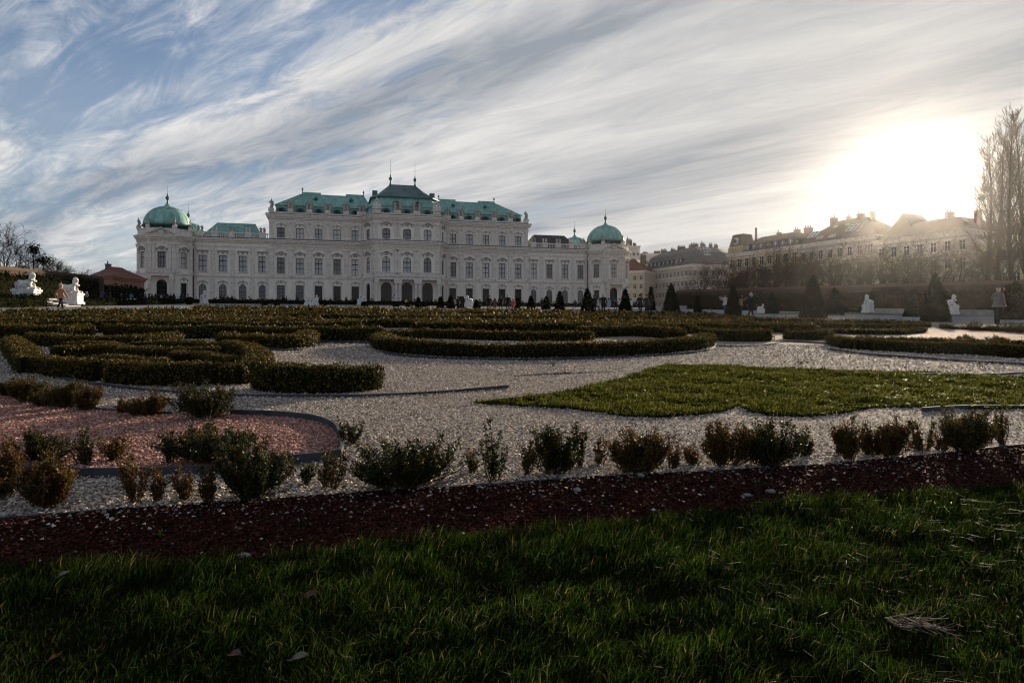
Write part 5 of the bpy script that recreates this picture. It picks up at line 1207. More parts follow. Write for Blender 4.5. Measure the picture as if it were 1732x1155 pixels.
def bare_tree(seed, H, style):
    r = random.Random(seed); trunk = []; crown = []
    def grow(p, d, ln, rad, lev):
        n = 3 if lev < 2 else 2; q = Vector(p); dd = Vector(d)
        for i in range(n):
            jit = Vector((r.gauss(0, 1), r.gauss(0, 1), r.gauss(0, 0.6)))*(0.10 if style == 'poplar' else 0.2)
            dd = (dd+jit+Vector((0, 0, 0.10 if style == 'poplar' else 0.05*(1 if lev < 3 else -0.2)))).normalized()
            e = q+dd*ln/n; ra, rb = rad*(1-0.45*i/n), rad*(1-0.45*(i+1)/n)
            (trunk if lev <= 1 else crown).append((tuple(q), tuple(e), max(ra, 0.017), max(rb, 0.014)))
            q = e
            if lev < 5 and lev > 0:
                for _ in range(r.choice((1, 2, 2)) if style != 'poplar' else r.choice((1, 2))):
                    a = r.uniform(0, 2*math.pi); spread = r.uniform(0.45, 0.95) if style != 'poplar' else r.uniform(0.22, 0.42)
                    o = dd.orthogonal().normalized(); o = Matrix.Rotation(a, 3, dd) @ o
                    grow(q, (dd+o*spread).normalized(), ln*r.uniform(0.5, 0.74), rb*r.uniform(0.45, 0.65), lev+1)
    if style == 'poplar':
        th = H; q = Vector((0, 0, 0)); dd = Vector((0, 0, 1)); m = 26
        for i in range(m):
            dd = (dd+Vector((r.gauss(0, 0.03), r.gauss(0, 0.03), 0.1))).normalized(); e = q+dd*H/m; ra, rb = 0.42*(1-i/m)+0.03, 0.42*(1-(i+1)/m)+0.03
            trunk.append((tuple(q), tuple(e), ra, rb)); q = e
            if i > 3:
                for _ in range(3):
                    a = r.uniform(0, 2*math.pi); ln = (H*0.17)*(1-0.75*abs(i/m-0.35))*r.uniform(0.5, 1.1)*(1 if i < 20 else 0.7)
                    grow(q, Vector((math.cos(a)*0.42, math.sin(a)*0.42, 1)).normalized(), ln, rb*0.35, 2)
    else:
        th = H*r.uniform(0.2, 0.3); q = Vector((0, 0, 0)); e = Vector((r.gauss(0, 0.1), r.gauss(0, 0.1), th)); trunk.append((tuple(q), tuple(e), H*0.026, H*0.02))
        for _ in range(r.choice((4, 5))):
            a = r.uniform(0, 2*math.pi); t = r.uniform(0.25, 0.8)
            grow(e-Vector((0, 0, r.uniform(0, th*0.25))), Vector((math.cos(a)*t, math.sin(a)*t, 1)).normalized(), H*r.uniform(0.26, 0.36), H*0.011, 1)
    tv, tf = tubes_np(trunk, 6); cv, cf = tubes_np(crown, 3)
    return mesh_np('trunk', tv, tf, M_BARK, True), mesh_np('crown', cv, cf, M_TWIG)
TREES = [bare_tree(100+i, 9.5, 'round') for i in range(5)]; POPL = [bare_tree(200+i, 27, 'poplar') for i in range(2)]
def place_tree(name, meshes, px, Y, sc, rz, label, group, dz=0):
    x, y = atY(px, Y); r = empty(name, (x, y, min(gz(x, y), SLOPE*230)-0.1+dz), rz, sc); link('trunk', meshes[0], r); link('crown', meshes[1], r)
    tag(r, label, 'tree', group); return r
right = [(1162,150,0.62),(1190,142,0.9),(1214,138,0.8),(1236,132,0.95),(1262,130,0.85),(1284,128,0.9),(1312,124,1.12),(1338,122,1.0),(1362,120,0.95),(1388,118,1.1),(1418,116,1.05),(1448,114,0.95),(1478,112,1.0),(1506,110,1.05),(1536,108,0.95),(1562,106,1.0),(1592,104,1.0),(1622,102,0.95),(1652,100,1.0),(1708,97,1.05),(1226,150,1.0),(1300,140,1.05),(1350,136,1.1),(1404,132,1.1),(1462,128,1.1),(1520,124,1.1),(1580,118,1.1)]
right.sort()
for i, (px, Y, s) in enumerate(right):
    place_tree('bare_tree', TREES[i % 5], px, Y, s*1.22, i*1.7, 'bare brown tree behind the right garden wall, %s from left' % ordinal(i), 'bare trees behind the right wall')
# two crowns thick with ivy and mistletoe
for px, Y, h, w, lab in ((1314, 121, 9.5, 4.0, 'dark ivy clad tree standing highest among the right bare trees'), (1243, 134, 7.2, 3.0, 'smaller dark ivy clad tree left among the right bare trees')):
    t = place_tree('ivy_tree', TREES[1], px, Y, h/9.5, 0.4, lab, None)
    n = 5200; cl = rng.uniform(-1, 1, (16, 3))*np.array([w/2, w/2, h*0.36])+np.array([0, 0, h*0.55]); c = cl[rng.integers(0, 16, n)]+rng.normal(0, 1, (n, 3))*np.array([0.5, 0.5, 0.55])
    link('ivy', leaf_mesh('ivy', c*9.5/h, rng.normal(0, 1, (n, 3)), 0.17, M_YEW, 0.8), t)
for i, (px, Y, s) in enumerate(((4, 92, 1.0), (22, 100, 0.85), (52, 104, 0.72), (64, 110, 0.8), (84, 112, 0.62), (98, 118, 0.72), (107, 122, 0.7), (119, 124, 0.62), (129, 128, 0.62), (138, 132, 0.55), (197, 205, 1.0), (208, 212, 0.95), (222, 208, 1.0), (232, 215, 1.0), (150, 140, 0.55))):
    place_tree('bare_tree', TREES[(i*2+1) % 5], px, Y, s, i*2.1+0.5, 'leafless tree above the left garden wall, %s from left' % ordinal(i), 'bare trees behind the left wall', 1.5)
M_MIST = mat('mistletoe', (0.03, 0.03, 0.012), 0.9, island=[(0.0, (0.02,0.02,0.009)), (1.0, (0.045,0.045,0.018))])
def mistletoe(parent, loc, r_):
    n = 260; v = rng.normal(0, 1, (n, 3)); v = v/np.linalg.norm(v, axis=1)[:, None]*rng.uniform(0.2, 1, n)[:, None]*r_
    link('mistletoe', leaf_mesh('mistletoe', v, v, 0.28, M_MIST, 0.5), parent, loc)
for i, (px, Y, top, lab) in enumerate(((1668, 92, 222, 'slender bare poplar with mistletoe, leftmost of the poplars'), (1686, 96, 214, 'slender bare poplar, second of the poplars at right'), (1712, 88, 182, 'tallest bare poplar near the right edge'), (1736, 92, 188, 'bare poplar at the very right edge'), (1766, 90, 200, 'bare poplar just past the right edge'))):
    x, y = atY(px, Y); h = zpx(top, Y)-gz(x, y)
    t = place_tree('poplar_tree', POPL[i % 2], px, Y, h/29.5, i*1.9, lab, 'bare poplars at the right edge')
    if i == 0: mistletoe(t, (-0.2, -0.4, 20.3), 0.8); mistletoe(t, (-0.9, -0.3, 18.8), 0.8)
    if i == 2: mistletoe(t, (-0.3, -0.5, 14.8), 0.9)
# dark shaped crowns above the left wall
for px, Y, w, h, zc, lab in ((56, 100, 0.9, 1.0, 423, 'round dark mistletoe ball in tree above left wall'), (73, 100, 1.3, 0.9, 441, 'dark wind blown evergreen tuft on the left wall')):
    x, y = atY(px, Y); zt = zpx(zc, Y); r = empty('evergreen_tuft', (x, y, gz(x, y)))
    hh = zt-gz(x, y); q = MB(); q.tube([(0, 0, 0), (0.1, 0, hh*0.5), (0, 0, hh)], [0.14, 0.1, 0.05], 6); q.build('trunk', M_BARK, r)
    n = 900; v = rng.normal(0, 1, (n, 3))*np.array([w*0.45, w*0.45, h*0.4])+np.array([0, 0, hh]); link('crown', leaf_mesh('crown', v, rng.normal(0, 1, (n, 3)), 0.2, M_YEW, 0.7), r); tag(r, lab, 'tree')

# ------------------------------------------------------------------ people
def skin_body(joints, edges):
    """one continuous body grown from a joint skeleton"""
    me = bpy.data.meshes.new('body'); names = list(joints); ix = {n: i for i, n in enumerate(names)}
    me.from_pydata([joints[n][0] for n in names], [(ix[a], ix[b]) for a, b in edges], [])
    ob = bpy.data.objects.new('body_tmp', me); COL.objects.link(ob)
    md = ob.modifiers.new('skin', 'SKIN'); md.use_smooth_shade = True
    for n in names:
        r = joints[n][1]; ry = r if not isinstance(r, tuple) else r[1]; rx = r if not isinstance(r, tuple) else r[0]
        me.skin_vertices[0].data[ix[n]].radius = (rx, ry); me.skin_vertices[0].data[ix[n]].use_root = (n == 'pelvis')
    sb = ob.modifiers.new('sub', 'SUBSURF'); sb.levels = 1; sb.render_levels = 1
    dg = bpy.context.evaluated_depsgraph_get(); out = bpy.data.meshes.new_from_object(ob.evaluated_get(dg))
    bpy.data.objects.remove(ob); return out
def pose(kind):
    s = {'stand': 0.03, 'walk': 0.22, 'walk2': -0.2, 'photo': 0.05, 'talk': 0.04}[kind]
    J = {'pelvis': ((0, 0, 0.95), (0.15, 0.115)), 'waist': ((0, 0, 1.12), (0.145, 0.105)), 'chest': ((0, 0.0, 1.33), (0.17, 0.12)), 'neckbase': ((0, 0.0, 1.47), 0.085), 'neck': ((0, -0.01, 1.53), 0.055),
         'jaw': ((0, -0.03, 1.60), 0.08), 'head': ((0, -0.015, 1.69), 0.095), 'crown': ((0, -0.01, 1.755), 0.06)}
    for sg, n in ((-1, 'l'), (1, 'r')):
        st = s*sg
        J[n+'hip'] = ((sg*0.095, 0, 0.86), 0.105); J[n+'knee'] = ((sg*0.10, -st*0.7-0.01, 0.49), 0.072); J[n+'calf'] = ((sg*0.10, -st*0.95+0.03, 0.30), 0.062)
        J[n+'ankle'] = ((sg*0.10, -st*1.25+0.04, 0.085), 0.045); J[n+'toe'] = ((sg*0.115, -st*1.25-0.12, 0.045), 0.043)
        J[n+'shoulder'] = ((sg*0.185, 0.0, 1.42), 0.075)
        if kind == 'photo': J[n+'elbow'] = ((sg*0.26, -0.17, 1.30), 0.058); J[n+'wrist'] = ((sg*0.10, -0.38, 1.48), 0.04); J[n+'hand'] = ((sg*0.06, -0.44, 1.56), 0.036)
        elif kind == 'talk' and sg > 0: J[n+'elbow'] = ((sg*0.27, -0.03, 1.16), 0.058); J[n+'wrist'] = ((sg*0.17, -0.25, 1.22), 0.04); J[n+'hand'] = ((sg*0.12, -0.33, 1.26), 0.036)
        else: J[n+'elbow'] = ((sg*0.25, 0.03+st*0.5, 1.16), 0.058); J[n+'wrist'] = ((sg*0.255, -0.04+st*0.9, 0.93), 0.042); J[n+'hand'] = ((sg*0.25, -0.07+st*0.95, 0.83), 0.038)
    E = [('pelvis', 'waist'), ('waist', 'chest'), ('chest', 'neckbase'), ('neckbase', 'neck'), ('neck', 'jaw'), ('jaw', 'head'), ('head', 'crown')]
    for n in 'lr': E += [('pelvis', n+'hip'), (n+'hip', n+'knee'), (n+'knee', n+'calf'), (n+'calf', n+'ankle'), (n+'ankle', n+'toe'), ('chest', n+'shoulder'), (n+'shoulder', n+'elbow'), (n+'elbow', n+'wrist'), (n+'wrist', n+'hand')]
    me = skin_body(J, E); n = len(me.polygons); c = np.empty(n*3); me.polygons.foreach_get('center', c); c = c.reshape(n, 3)
    idx = np.full(n, 2); idx[c[:, 2] < 0.93] = 1; idx[c[:, 2] < 0.12] = 0; idx[c[:, 2] > 1.525] = 3
    for k in 'lr':
        hp = np.array(J[k+'hand'][0]); idx[np.linalg.norm(c-hp, axis=1) < 0.075] = 3
        for a, b in ((k+'shoulder', k+'elbow'), (k+'elbow', k+'wrist')):
            A, B = np.array(J[a][0]), np.array(J[b][0]); t = np.clip(((c-A) @ (B-A))/((B-A) @ (B-A)), 0, 1); dd = np.linalg.norm(c-(A+t[:, None]*(B-A)), axis=1)
            idx[(dd < 0.075) & (c[:, 2] > 0.8) & (idx == 1)] = 2
    me.materials.clear()
    for m_ in ('a', 'b', 'c', 'd'): me.materials.append(M_SKIN)
    me.polygons.foreach_set('material_index', idx.astype(np.int32)); me.polygons.foreach_set('use_smooth', np.ones(n, bool)); return me
M_SKIN = mat('skin', (0.48, 0.29, 0.21), 0.6)
POSE = {k: pose(k) for k in ('stand', 'walk', 'walk2', 'photo', 'talk')}
M_SHOE = mat('shoes', (0.02, 0.018, 0.016), 0.6)
def cloth(c): return mat('cloth_%d_%d_%d' % tuple(int(v*999) for v in c), c, 0.9, col2=tuple(v*0.7 for v in c), vscale=7, spec=0.1)
def hat_mesh(kind, m):
    q = MB()
    if kind == 'hair': q.lathe([(0.112, -0.06), (0.118, 0.02), (0.112, 0.08), (0.085, 0.125), (0.03, 0.15), (0.0, 0.152)], 12, (0, 0.012, 1.66), sy=1.05)
    elif kind == 'long': q.lathe([(0.13, -0.22), (0.125, -0.05), (0.12, 0.05), (0.085, 0.125), (0.0, 0.15)], 12, (0, 0.035, 1.66), sy=0.95)
    elif kind == 'bobble':
        q.lathe([(0.122, -0.02), (0.126, 0.03), (0.116, 0.09), (0.08, 0.145), (0.0, 0.17)], 12, (0, 0.005, 1.68)); q.lathe([(0.0, 0.0), (0.05, 0.03), (0.055, 0.06), (0.0, 0.11)], 8, (0, 0.005, 1.83))
    else:
        q.lathe([(0.118, -0.01), (0.12, 0.05), (0.1, 0.10), (0.0, 0.125)], 12, (0, 0.0, 1.70)); q.box(-0.08, 0.08, -0.2, -0.09, 1.69, 1.71)
    return q.mesh('hat', m, True)
def face_mesh(m):
    q = MB(); q.lathe([(0.0, -0.02), (0.018, 0.0), (0.012, 0.03), (0.0, 0.045)], 6, (0, -0.118, 1.645))
    for sx in (-1, 1): q.lathe([(0.0, -0.025), (0.014, 0), (0.0, 0.03)], 6, (sx*0.098, -0.01, 1.655)); q.lathe([(0.0,-0.008),(0.011,0.0),(0.0,0.008)], 6, (sx*0.036, -0.098, 1.68), 1)
    q.box(-0.028, 0.028, -0.113, -0.1, 1.60, 1.608, 2)
    return q.mesh('face', [m, mat('eye', (0.03, 0.02, 0.015), 0.3), mat('lips', (0.35, 0.14, 0.12), 0.6)], True)
FACE = face_mesh(M_SKIN); NP = [0]
def coat_mesh(hem, m):
    q = MB(); n = 16; prof = [(0.175, 0.128, 1.36), (0.165, 0.125, 1.12), (0.19, 0.15, 0.95), (0.205, 0.175, (0.95+hem)/2), (0.225, 0.20, hem)]
    i0 = len(q.v)
    for rx, ry, z in prof:
        for k in range(n): a = 2*math.pi*k/n; w = 1+0.03*math.sin(a*4+z*5); q.v.append((rx*w*math.cos(a), ry*w*math.sin(a), z))
    for j in range(len(prof)-1):
        for k in range(n): k2 = (k+1) % n; q.f.append((j*n+k, (j+1)*n+k, (j+1)*n+k2, j*n+k2)); q.m.append(0)
    return q.mesh('coat', m, True)
def person(px, Y, hpx, face, kind, top, legs, hat, label, coat=None, bag=None, feet=None):
    x, y = atY(px, Y); h = hpx*Y/FPX if hpx else 1.72
    h = min(max(h, 1.0), 1.95); NP[0] += 1
    ms = (M_SHOE, cloth(legs), cloth(top), M_SKIN)
    r = link('person', POSE[kind], None, (x, y, gz(x, y)+0.006), face, (1.15*h/1.80, 1.15*h/1.80, h/1.80))
    for i in range(4): r.material_slots[i].link = 'OBJECT'; r.material_slots[i].material = ms[i]
    link('face', FACE, r)
    hk, hc = hat; link('hat' if hk in ('bobble', 'cap') else 'hair', hat_mesh(hk, cloth(hc)), r)
    if coat: link('coat', coat_mesh(coat, cloth(top)), r)
    if bag:
        q = MB(); q.box(-0.15, 0.15, -0.06, 0.06, 0.0, 0.42); q.tube([(-0.1, 0, 0.42), (0, 0, 0.62), (0.1, 0, 0.42)], [0.015]*3, 5); link('bag', q.mesh('bag', cloth(bag)), r, (0.28, -0.05, 0.42))
    return tag(r, label, 'person', 'visitors in the palace garden')
BLK = (0.015, 0.015, 0.017); DK = (0.03, 0.03, 0.036); JEAN = (0.06, 0.09, 0.16); WHT = (0.6, 0.58, 0.55); BRN = (0.12, 0.07, 0.045); TAN = (0.35, 0.17, 0.09)
HR = (0.03, 0.02, 0.014)
person(103, 47, 43, R(165), 'walk', (0.42, 0.20, 0.11), BLK, ('bobble', (0.5, 0.42, 0.34)), 'person in tan hooded jacket and beige hat walking to left steps', 0.80)
person(146, 84, 22, R(180), 'stand', (0.2, 0.19, 0.18), DK, ('cap', (0.4, 0.38, 0.36)), 'person in grey coat and pale cap beyond left steps', 0.6)
person(1688, 33, 68, R(100), 'talk', (0.24, 0.21, 0.17), BLK, ('cap', (0.06, 0.055, 0.05)), 'man in grey tan jacket and cap walking on the right path', 0.82)
person(1270.5, 54, 38, R(110), 'walk', BLK, BLK, ('bobble', (0.6, 0.58, 0.56)), 'person in long black coat with white knitted hat at right', 0.5)
person(1226.5, 53, 38, R(-75), 'photo', WHT, JEAN, ('hair', HR), 'person in white jacket and jeans taking a photo beside a cone', 0.85)
person(1253, 55, 36, R(75), 'photo', (0.3, 0.16, 0.15), DK, ('long', HR), 'person in rose jacket raising a phone behind yew cone', 0.85)
person(1020.4, 60, 33, R(170), 'walk', BLK, BLK, ('cap', (0.6, 0.58, 0.56)), 'tall person in black with white cap on path below right dome', 0.75)
person(1029.4, 68, 24, R(20), 'stand', (0.25, 0.38, 0.48), WHT, ('hair', HR), 'person in light blue jacket and white trousers below right dome', 0.8)
person(1013, 72, 24, R(-30), 'talk', (0.45, 0.42, 0.4), DK, ('long', HR), 'person in pale coat carrying white bag near right pavilion', 0.7, WHT)
person(1005, 66, 29, R(200), 'stand', BLK, BLK, ('hair', HR), 'person in black half hidden beside a yew cone', 0.7)
person(1048, 88, 20, R(40), 'stand', WHT, DK, ('hair', HR), 'person in white jacket at the right pavilion door', 0.85)
person(1041, 90, 19, R(-20), 'walk2', DK, DK, ('hair', HR), 'person in dark clothes left of the white jacket at pavilion door', 0.85)
person(1067, 82, 22, R(10), 'walk', WHT, JEAN, ('long', (0.1, 0.06, 0.03)), 'person in white coat right of the right pavilion cone', 0.7)
person(1082.8, 60, 33, R(180), 'walk2', BLK, DK, ('hair', HR), 'person in black walking away right of the palace', 0.6)
person(1094, 62, 32, R(150), 'stand', DK, BLK, ('cap', DK), 'person in dark coat, left of a pair right of the palace', 0.6)
person(1099, 63, 30, R(190), 'stand', BLK, BLK, ('long', HR), 'person in black, right of a pair beside slim cone', 0.6)
person(859, 68, 28, R(180), 'walk', BLK, BLK, ('cap', (0.55, 0.53, 0.5)), 'tall person in black with pale cap beside pink child', 0.7)
person(868, 70, 20, R(175), 'walk2', (0.55, 0.06, 0.14), DK, ('hair', HR), 'child in bright pink jacket on the central path', 0.7)
person(847, 69, 26, R(170), 'walk2', BLK, BLK, ('hair', HR), 'person in black left of the tall person with pale cap', 0.7)
person(837, 72, 21, R(200), 'stand', BRN, BRN, ('long', (0.08, 0.04, 0.02)), 'person in brown coat on the central path', 0.5)
person(827, 69, 26, R(185), 'walk', BLK, DK, ('hair', HR), 'person in black left of the brown coat', 0.7)
person(812, 95, 15, R(20), 'stand', DK, DK, ('hair', HR), 'small distant figure in dark clothes between central cones', 0.7)
person(775, 80, 22, R(160), 'stand', BLK, BLK, ('hair', HR), 'person in black, left of a dark pair right of porch', 0.6)
person(783, 81, 22, R(200), 'stand', BLK, BLK, ('long', HR), 'person in black, right of a dark pair right of porch', 0.6)
person(769, 92, 17, R(0), 'walk', (0.4, 0.36, 0.33), DK, ('hair', HR), 'person in pale top right of the palace porch', 0.8)
person(917, 90, 19, R(185), 'stand', BLK, BLK, ('hair', HR), 'person in black before the right wing between two small cones', 0.7)
person(973, 128, 14, R(0), 'walk2', DK, DK, ('hair', HR), 'small distant figure before the last right wing windows', 0.7)
person(687, 120, 13, R(30), 'stand', (0.6, 0.42, 0.03), DK, ('hair', HR), 'person in yellow jacket at the foot of porch', 0.8)
for i, (px, Y) in enumerate(((385.3, 152), (392.3, 152.5), (480, 156), (484.4, 157), (502.8, 158), (585.5, 165))):
    person(px, Y, 13, R(160+40*i), ('stand', 'walk', 'talk')[i % 3], BLK, DK, ('hair', HR), 'dark clothed distant visitor before the left palace front, %s from left' % ordinal(i), 0.7)
crowd = [(238, BLK), (246, (0.08, 0.12, 0.25)), (252, DK), (257, BLK), (263, DK), (268, BLK), (273, (0.4, 0.38, 0.36)), (278, BLK), (284, BRN), (289, BLK), (294, DK), (306, BLK), (311, DK), (222, (0.1, 0.16, 0.32)), (213, BLK), (205, DK), (186, DK), (172, (0.1, 0.14, 0.24)), (178, BLK), (318, (0.45, 0.43, 0.4))]
crowd.sort()
for i, (px, c) in enumerate(crowd):
    Y = 104+4*math.sin(i*2.3) if px < 230 else 119+4*math.sin(i*2.3)
    person(px, Y, 0, R(37*i), ('stand', 'talk', 'walk', 'stand')[i % 4], c, DK if i % 3 else JEAN, ('hair', HR) if i % 2 else ('long', HR), 'visitor in the crowd by the left pavilion, %s from left' % ordinal(i), 0.7)

# ------------------------------------------------------------------ young box plants along the front bed
def plant(px, py, wpx, hpx, kind, label):
    x, y = GP(px, py); k = y/FPX; w, h = wpx*k*1.16, hpx*k*1.06
    r = empty('box_plant', (x, y, gz(x, y))); dense = kind in ('green', 'bronze', 'rust')
    ls = 0.0135; P = []; Nn = []; stems = MB()
    mats = {'green': [M_BOXG, M_BOXB], 'bronze': [M_BOX, M_BOXB], 'rust': [M_BOXB, M_BOXO], 'sgreen': [M_BOXG, M_BOX], 'sbronze': [M_BOX, M_BOXB], 'srust': [M_BOXB, M_BOXO]}[kind]
    area = w*h
    nst = int(np.clip(area/0.0012, 10, 68)) if dense else int(np.clip(w/0.011, 5, 14))
    ncl = int(rng.integers(3, 6)) if dense else int(rng.integers(2, 4)); cla = rng.uniform(0, 2*np.pi, ncl); clr = rng.uniform(0.15, 0.75, ncl); clh = rng.uniform(0.62, 1.08, ncl); clh[0] = 1.05
    for i in range(nst):
        a = rng.uniform(0, 2*np.pi); q = math.sqrt(rng.uniform(0, 1)); ci = int(rng.integers(0, ncl)); cw = 0.62 if dense else 0.42
        ox_, oy_ = math.cos(cla[ci])*clr[ci]*w*0.44, math.sin(cla[ci])*clr[ci]*w*0.34
        top = np.array([ox_+q*math.cos(a)*w*cw*0.75, oy_+q*math.sin(a)*w*cw*0.65, clh[ci]* h*(1-0.36*q*q)*(rng.uniform(0.68, 1.04) if dense else rng.uniform(0.4, 1.15))])
        b0 = np.array([ox_*0.45+rng.normal(0, 0.006), oy_*0.45+rng.normal(0, 0.006), -0.01]); mid = (b0+top)/2+np.array([top[0]*0.2, top[1]*0.2, 0])+rng.normal(0, 0.008, 3)
        stems.tube([tuple(b0), tuple(mid), tuple(top)], [0.0038, 0.0028, 0.001], 3)
        tt = np.linspace(0.3 if dense else 0.25, 1.0, int(np.clip(h/(0.0050 if dense else 0.006), 10, 50)))
        for t in tt:
            c = (1-t)**2*b0+2*t*(1-t)*mid+t*t*top
            for _ in range(3 if dense else 2): P.append(c+rng.normal(0, 0.008 if dense else 0.004, 3)); Nn.append(rng.normal(0, 0.6, 3)+np.array([0, 0, 0.7]))
        # side twigs
        for _ in range(6 if dense else 4):
            t = rng.uniform(0.35, 0.95); c = (1-t)**2*b0+2*t*(1-t)*mid+t*t*top; d = rng.normal(0, 1, 3); d[2] = abs(d[2])+0.5; d /= np.linalg.norm(d); ln = rng.uniform(0.02, 0.05)
            stems.tube([tuple(c), tuple(c+d*ln)], [0.0014, 0.0008], 3)
            for q2 in np.linspace(0.2, 1, 5): 
                for _ in range(2): P.append(c+d*ln*q2+rng.normal(0, 0.003, 3)); Nn.append(d+rng.normal(0, 0.5, 3))
    P = np.array(P); Nn = np.array(Nn); P[:, 2] = np.maximum(P[:, 2], 0.006)
    # drop leaves in a few holes so light comes through
    holes = rng.uniform(-0.5, 0.5, (3 if dense else 2, 3))*np.array([w, w, h])+np.array([0, 0, h*0.6]); keep = np.ones(len(P), bool)
    for hc in holes: keep &= np.linalg.norm((P-hc)/np.array([1, 1, 1]), axis=1) > 0.028
    P, Nn = P[keep], Nn[keep]
    pn = np.array([mnoise.noise((p[0]*14+px, p[1]*14, p[2]*14)) for p in P]); idx = (pn+rng.uniform(-0.4, 0.4, len(P)) > (0.32 if kind in ('green', 'sgreen') else 0.0)).astype(int)
    stems.build('stems', M_STEM, r)
    link('leaves', leaf_mesh('leaves', P, Nn, ls, mats, 0.5, 0.5, idx), r)
    return tag(r, label, 'plant', 'young box plants along the front bed')
front = [(8,840,52,98,'rust'),(72,858,84,96,'rust'),(66,782,80,56,'green'),(132,788,46,52,'sgreen'),(206,778,60,54,'srust'),(230,850,62,104,'srust'),(268,849,34,72,'srust'),(312,846,46,78,'srust'),(350,852,38,72,'srust'),
 (434,845,138,104,'green'),(378,776,148,66,'green'),(284,786,26,60,'sgreen'),(558,828,52,76,'sbronze'),(520,820,30,42,'sgreen'),(592,750,48,58,'sgreen'),(680,828,192,96,'green'),(835,814,78,88,'sgreen'),(798,802,30,48,'sbronze'),(890,804,28,62,'srust'),(938,802,68,78,'green'),(985,792,38,74,'sgreen'),(1016,787,26,58,'srust'),(1085,802,82,84,'rust'),(1140,792,30,58,'srust'),
 (1170,785,32,48,'srust'),(1226,787,68,72,'rust'),(1307,790,102,82,'green'),(1356,772,40,48,'sgreen'),(1418,768,22,42,'srust'),(1440,778,38,68,'rust'),(1473,770,28,48,'bronze'),(1510,772,66,60,'rust'),(1563,764,38,58,'sbronze'),(1592,762,34,38,'srust'),(1634,764,80,78,'bronze'),(1697,754,38,58,'sbronze')]
front.sort()
KIND = {'green': 'dense dark green box plant', 'bronze': 'bushy bronzed box plant', 'rust': 'bushy rust brown box plant', 'sgreen': 'thin upright green box plant', 'sbronze': 'thin upright bronzed box plant', 'srust': 'thin rust brown box plant'}
for i, (a, b, c, d, k) in enumerate(front): plant(a, b, c, d, k, '%s, %s from left in the front row' % (KIND[k], ordinal(i)))
back = [(8,670,28,30,'bronze'),(26,674,30,34,'rust'),(52,680,42,42,'bronze'),(85,687,42,32,'bronze'),(116,690,48,46,'bronze'),(150,694,36,40,'rust'),(206,699,28,32,'srust'),(248,702,62,40,'rust'),(350,707,94,60,'green')]
for i, (a, b, c, d, k) in enumerate(back): plant(a, b, c, d, k, '%s, %s from left behind the red gravel' % (KIND[k], ordinal(i)))
far = [(1600,556,20,10,'bronze'),(1648,559,34,18,'green'),(1676,560,22,12,'bronze'),(1704,562,44,20,'green'),(1726,563,26,16,'bronze'),(1632,578,26,12,'rust'),(1690,580,30,13,'bronze')]
for i, (a, b, c, d, k) in enumerate(far): plant(a, b, c, d, k, 'small %s plant round the right red bed, %s from left' % ('green' if k == 'green' else 'bronzed', ordinal(i)))

# ------------------------------------------------------------------ grass
def blades(name, poly, bbox, dens, hmin, hmax, wid, material, label, patch=1.3, lean=0.6, tilt=(0.12, 0.0)):
    x0, x1, y0, y1 = bbox; n = int((x1-x0)*(y1-y0)*dens); P = np.stack([rng.uniform(x0, x1, n), rng.uniform(y0, y1, n)], 1)
    P = P[inpoly(P, poly)]
    # thinner away from the eye
    dist = np.hypot(P[:, 0], P[:, 1]); keep = rng.uniform(0, 1, len(P)) < np.clip((y0+1.3)/np.maximum(dist, 0.5), 0.12, 1); 
    mg = np.abs(P[:, 0])-P[:, 1]*0.78; keep &= (mg < 0.35) | ((mg < 2.6) & (rng.uniform(0, 1, len(P)) < 0.4))
    P = P[keep]; n = len(P)
    cn = np.array([mnoise.noise((p[0]*patch*2.2, p[1]*patch*2.2, 3.3))+0.9*mnoise.noise((p[0]*9, p[1]*9, 9.1)) for p in P])
    h = (hmin+(hmax-hmin)*np.clip(0.5+cn*0.75, 0.05, 1.0))*rng.uniform(0.5, 1.15, n); w = wid*rng.uniform(0.6, 1.3, n)*(1+0.22*np.maximum(np.hypot(P[:, 0], P[:, 1])-2.5, 0))
    dirn = np.array([mnoise.noise((p[0]*1.4+31, p[1]*1.4, 1.7)) for p in P])*3+rng.normal(0, 1.5, n)
    ln = np.abs(rng.normal(0, lean, n))+0.1
    L = np.stack([np.cos(dirn)*ln+tilt[0], np.sin(dirn)*ln+tilt[1]], 1)
    a = rng.uniform(0, np.pi, n); S = np.stack([np.cos(a), np.sin(a)], 1)*(w/2)[:, None]
    z = gz(P[:, 0], P[:, 1])+0.004
    V = np.empty((n, 5, 3))
    V[:, 0, :2] = P-S; V[:, 1, :2] = P+S; V[:, 0, 2] = z; V[:, 1, 2] = z
    M = P+L*(h*0.35)[:, None]; V[:, 2, :2] = M+S*0.8; V[:, 3, :2] = M-S*0.8; V[:, 2, 2] = z+h*0.6; V[:, 3, 2] = z+h*0.6
    V[:, 4, :2] = P+L*h[:, None]; V[:, 4, 2] = z+h*np.clip(1.05-0.28*ln, 0.45, 1)
    b = np.arange(n)*5; F = np.stack([np.stack([b, b+1, b+2], 1), np.stack([b, b+2, b+3], 1), np.stack([b+3, b+2, b+4], 1)], 1).reshape(-1, 3)
    o = link(name, mesh_np(name, V.reshape(-1, 3), F, material)); return stuff(o, label, 'grass')
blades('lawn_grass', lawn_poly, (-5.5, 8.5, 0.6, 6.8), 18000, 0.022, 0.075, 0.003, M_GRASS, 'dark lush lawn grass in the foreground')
gx = [p[0] for p in grass_w]; gy = [p[1] for p in grass_w]
blades('plot_grass', grass_w, (min(gx), max(gx), min(gy), max(gy)), 4600, 0.008, 0.062, 0.0055, M_GRASS2, 'sunny olive grass plot in the gravel', 0.9, 0.7)

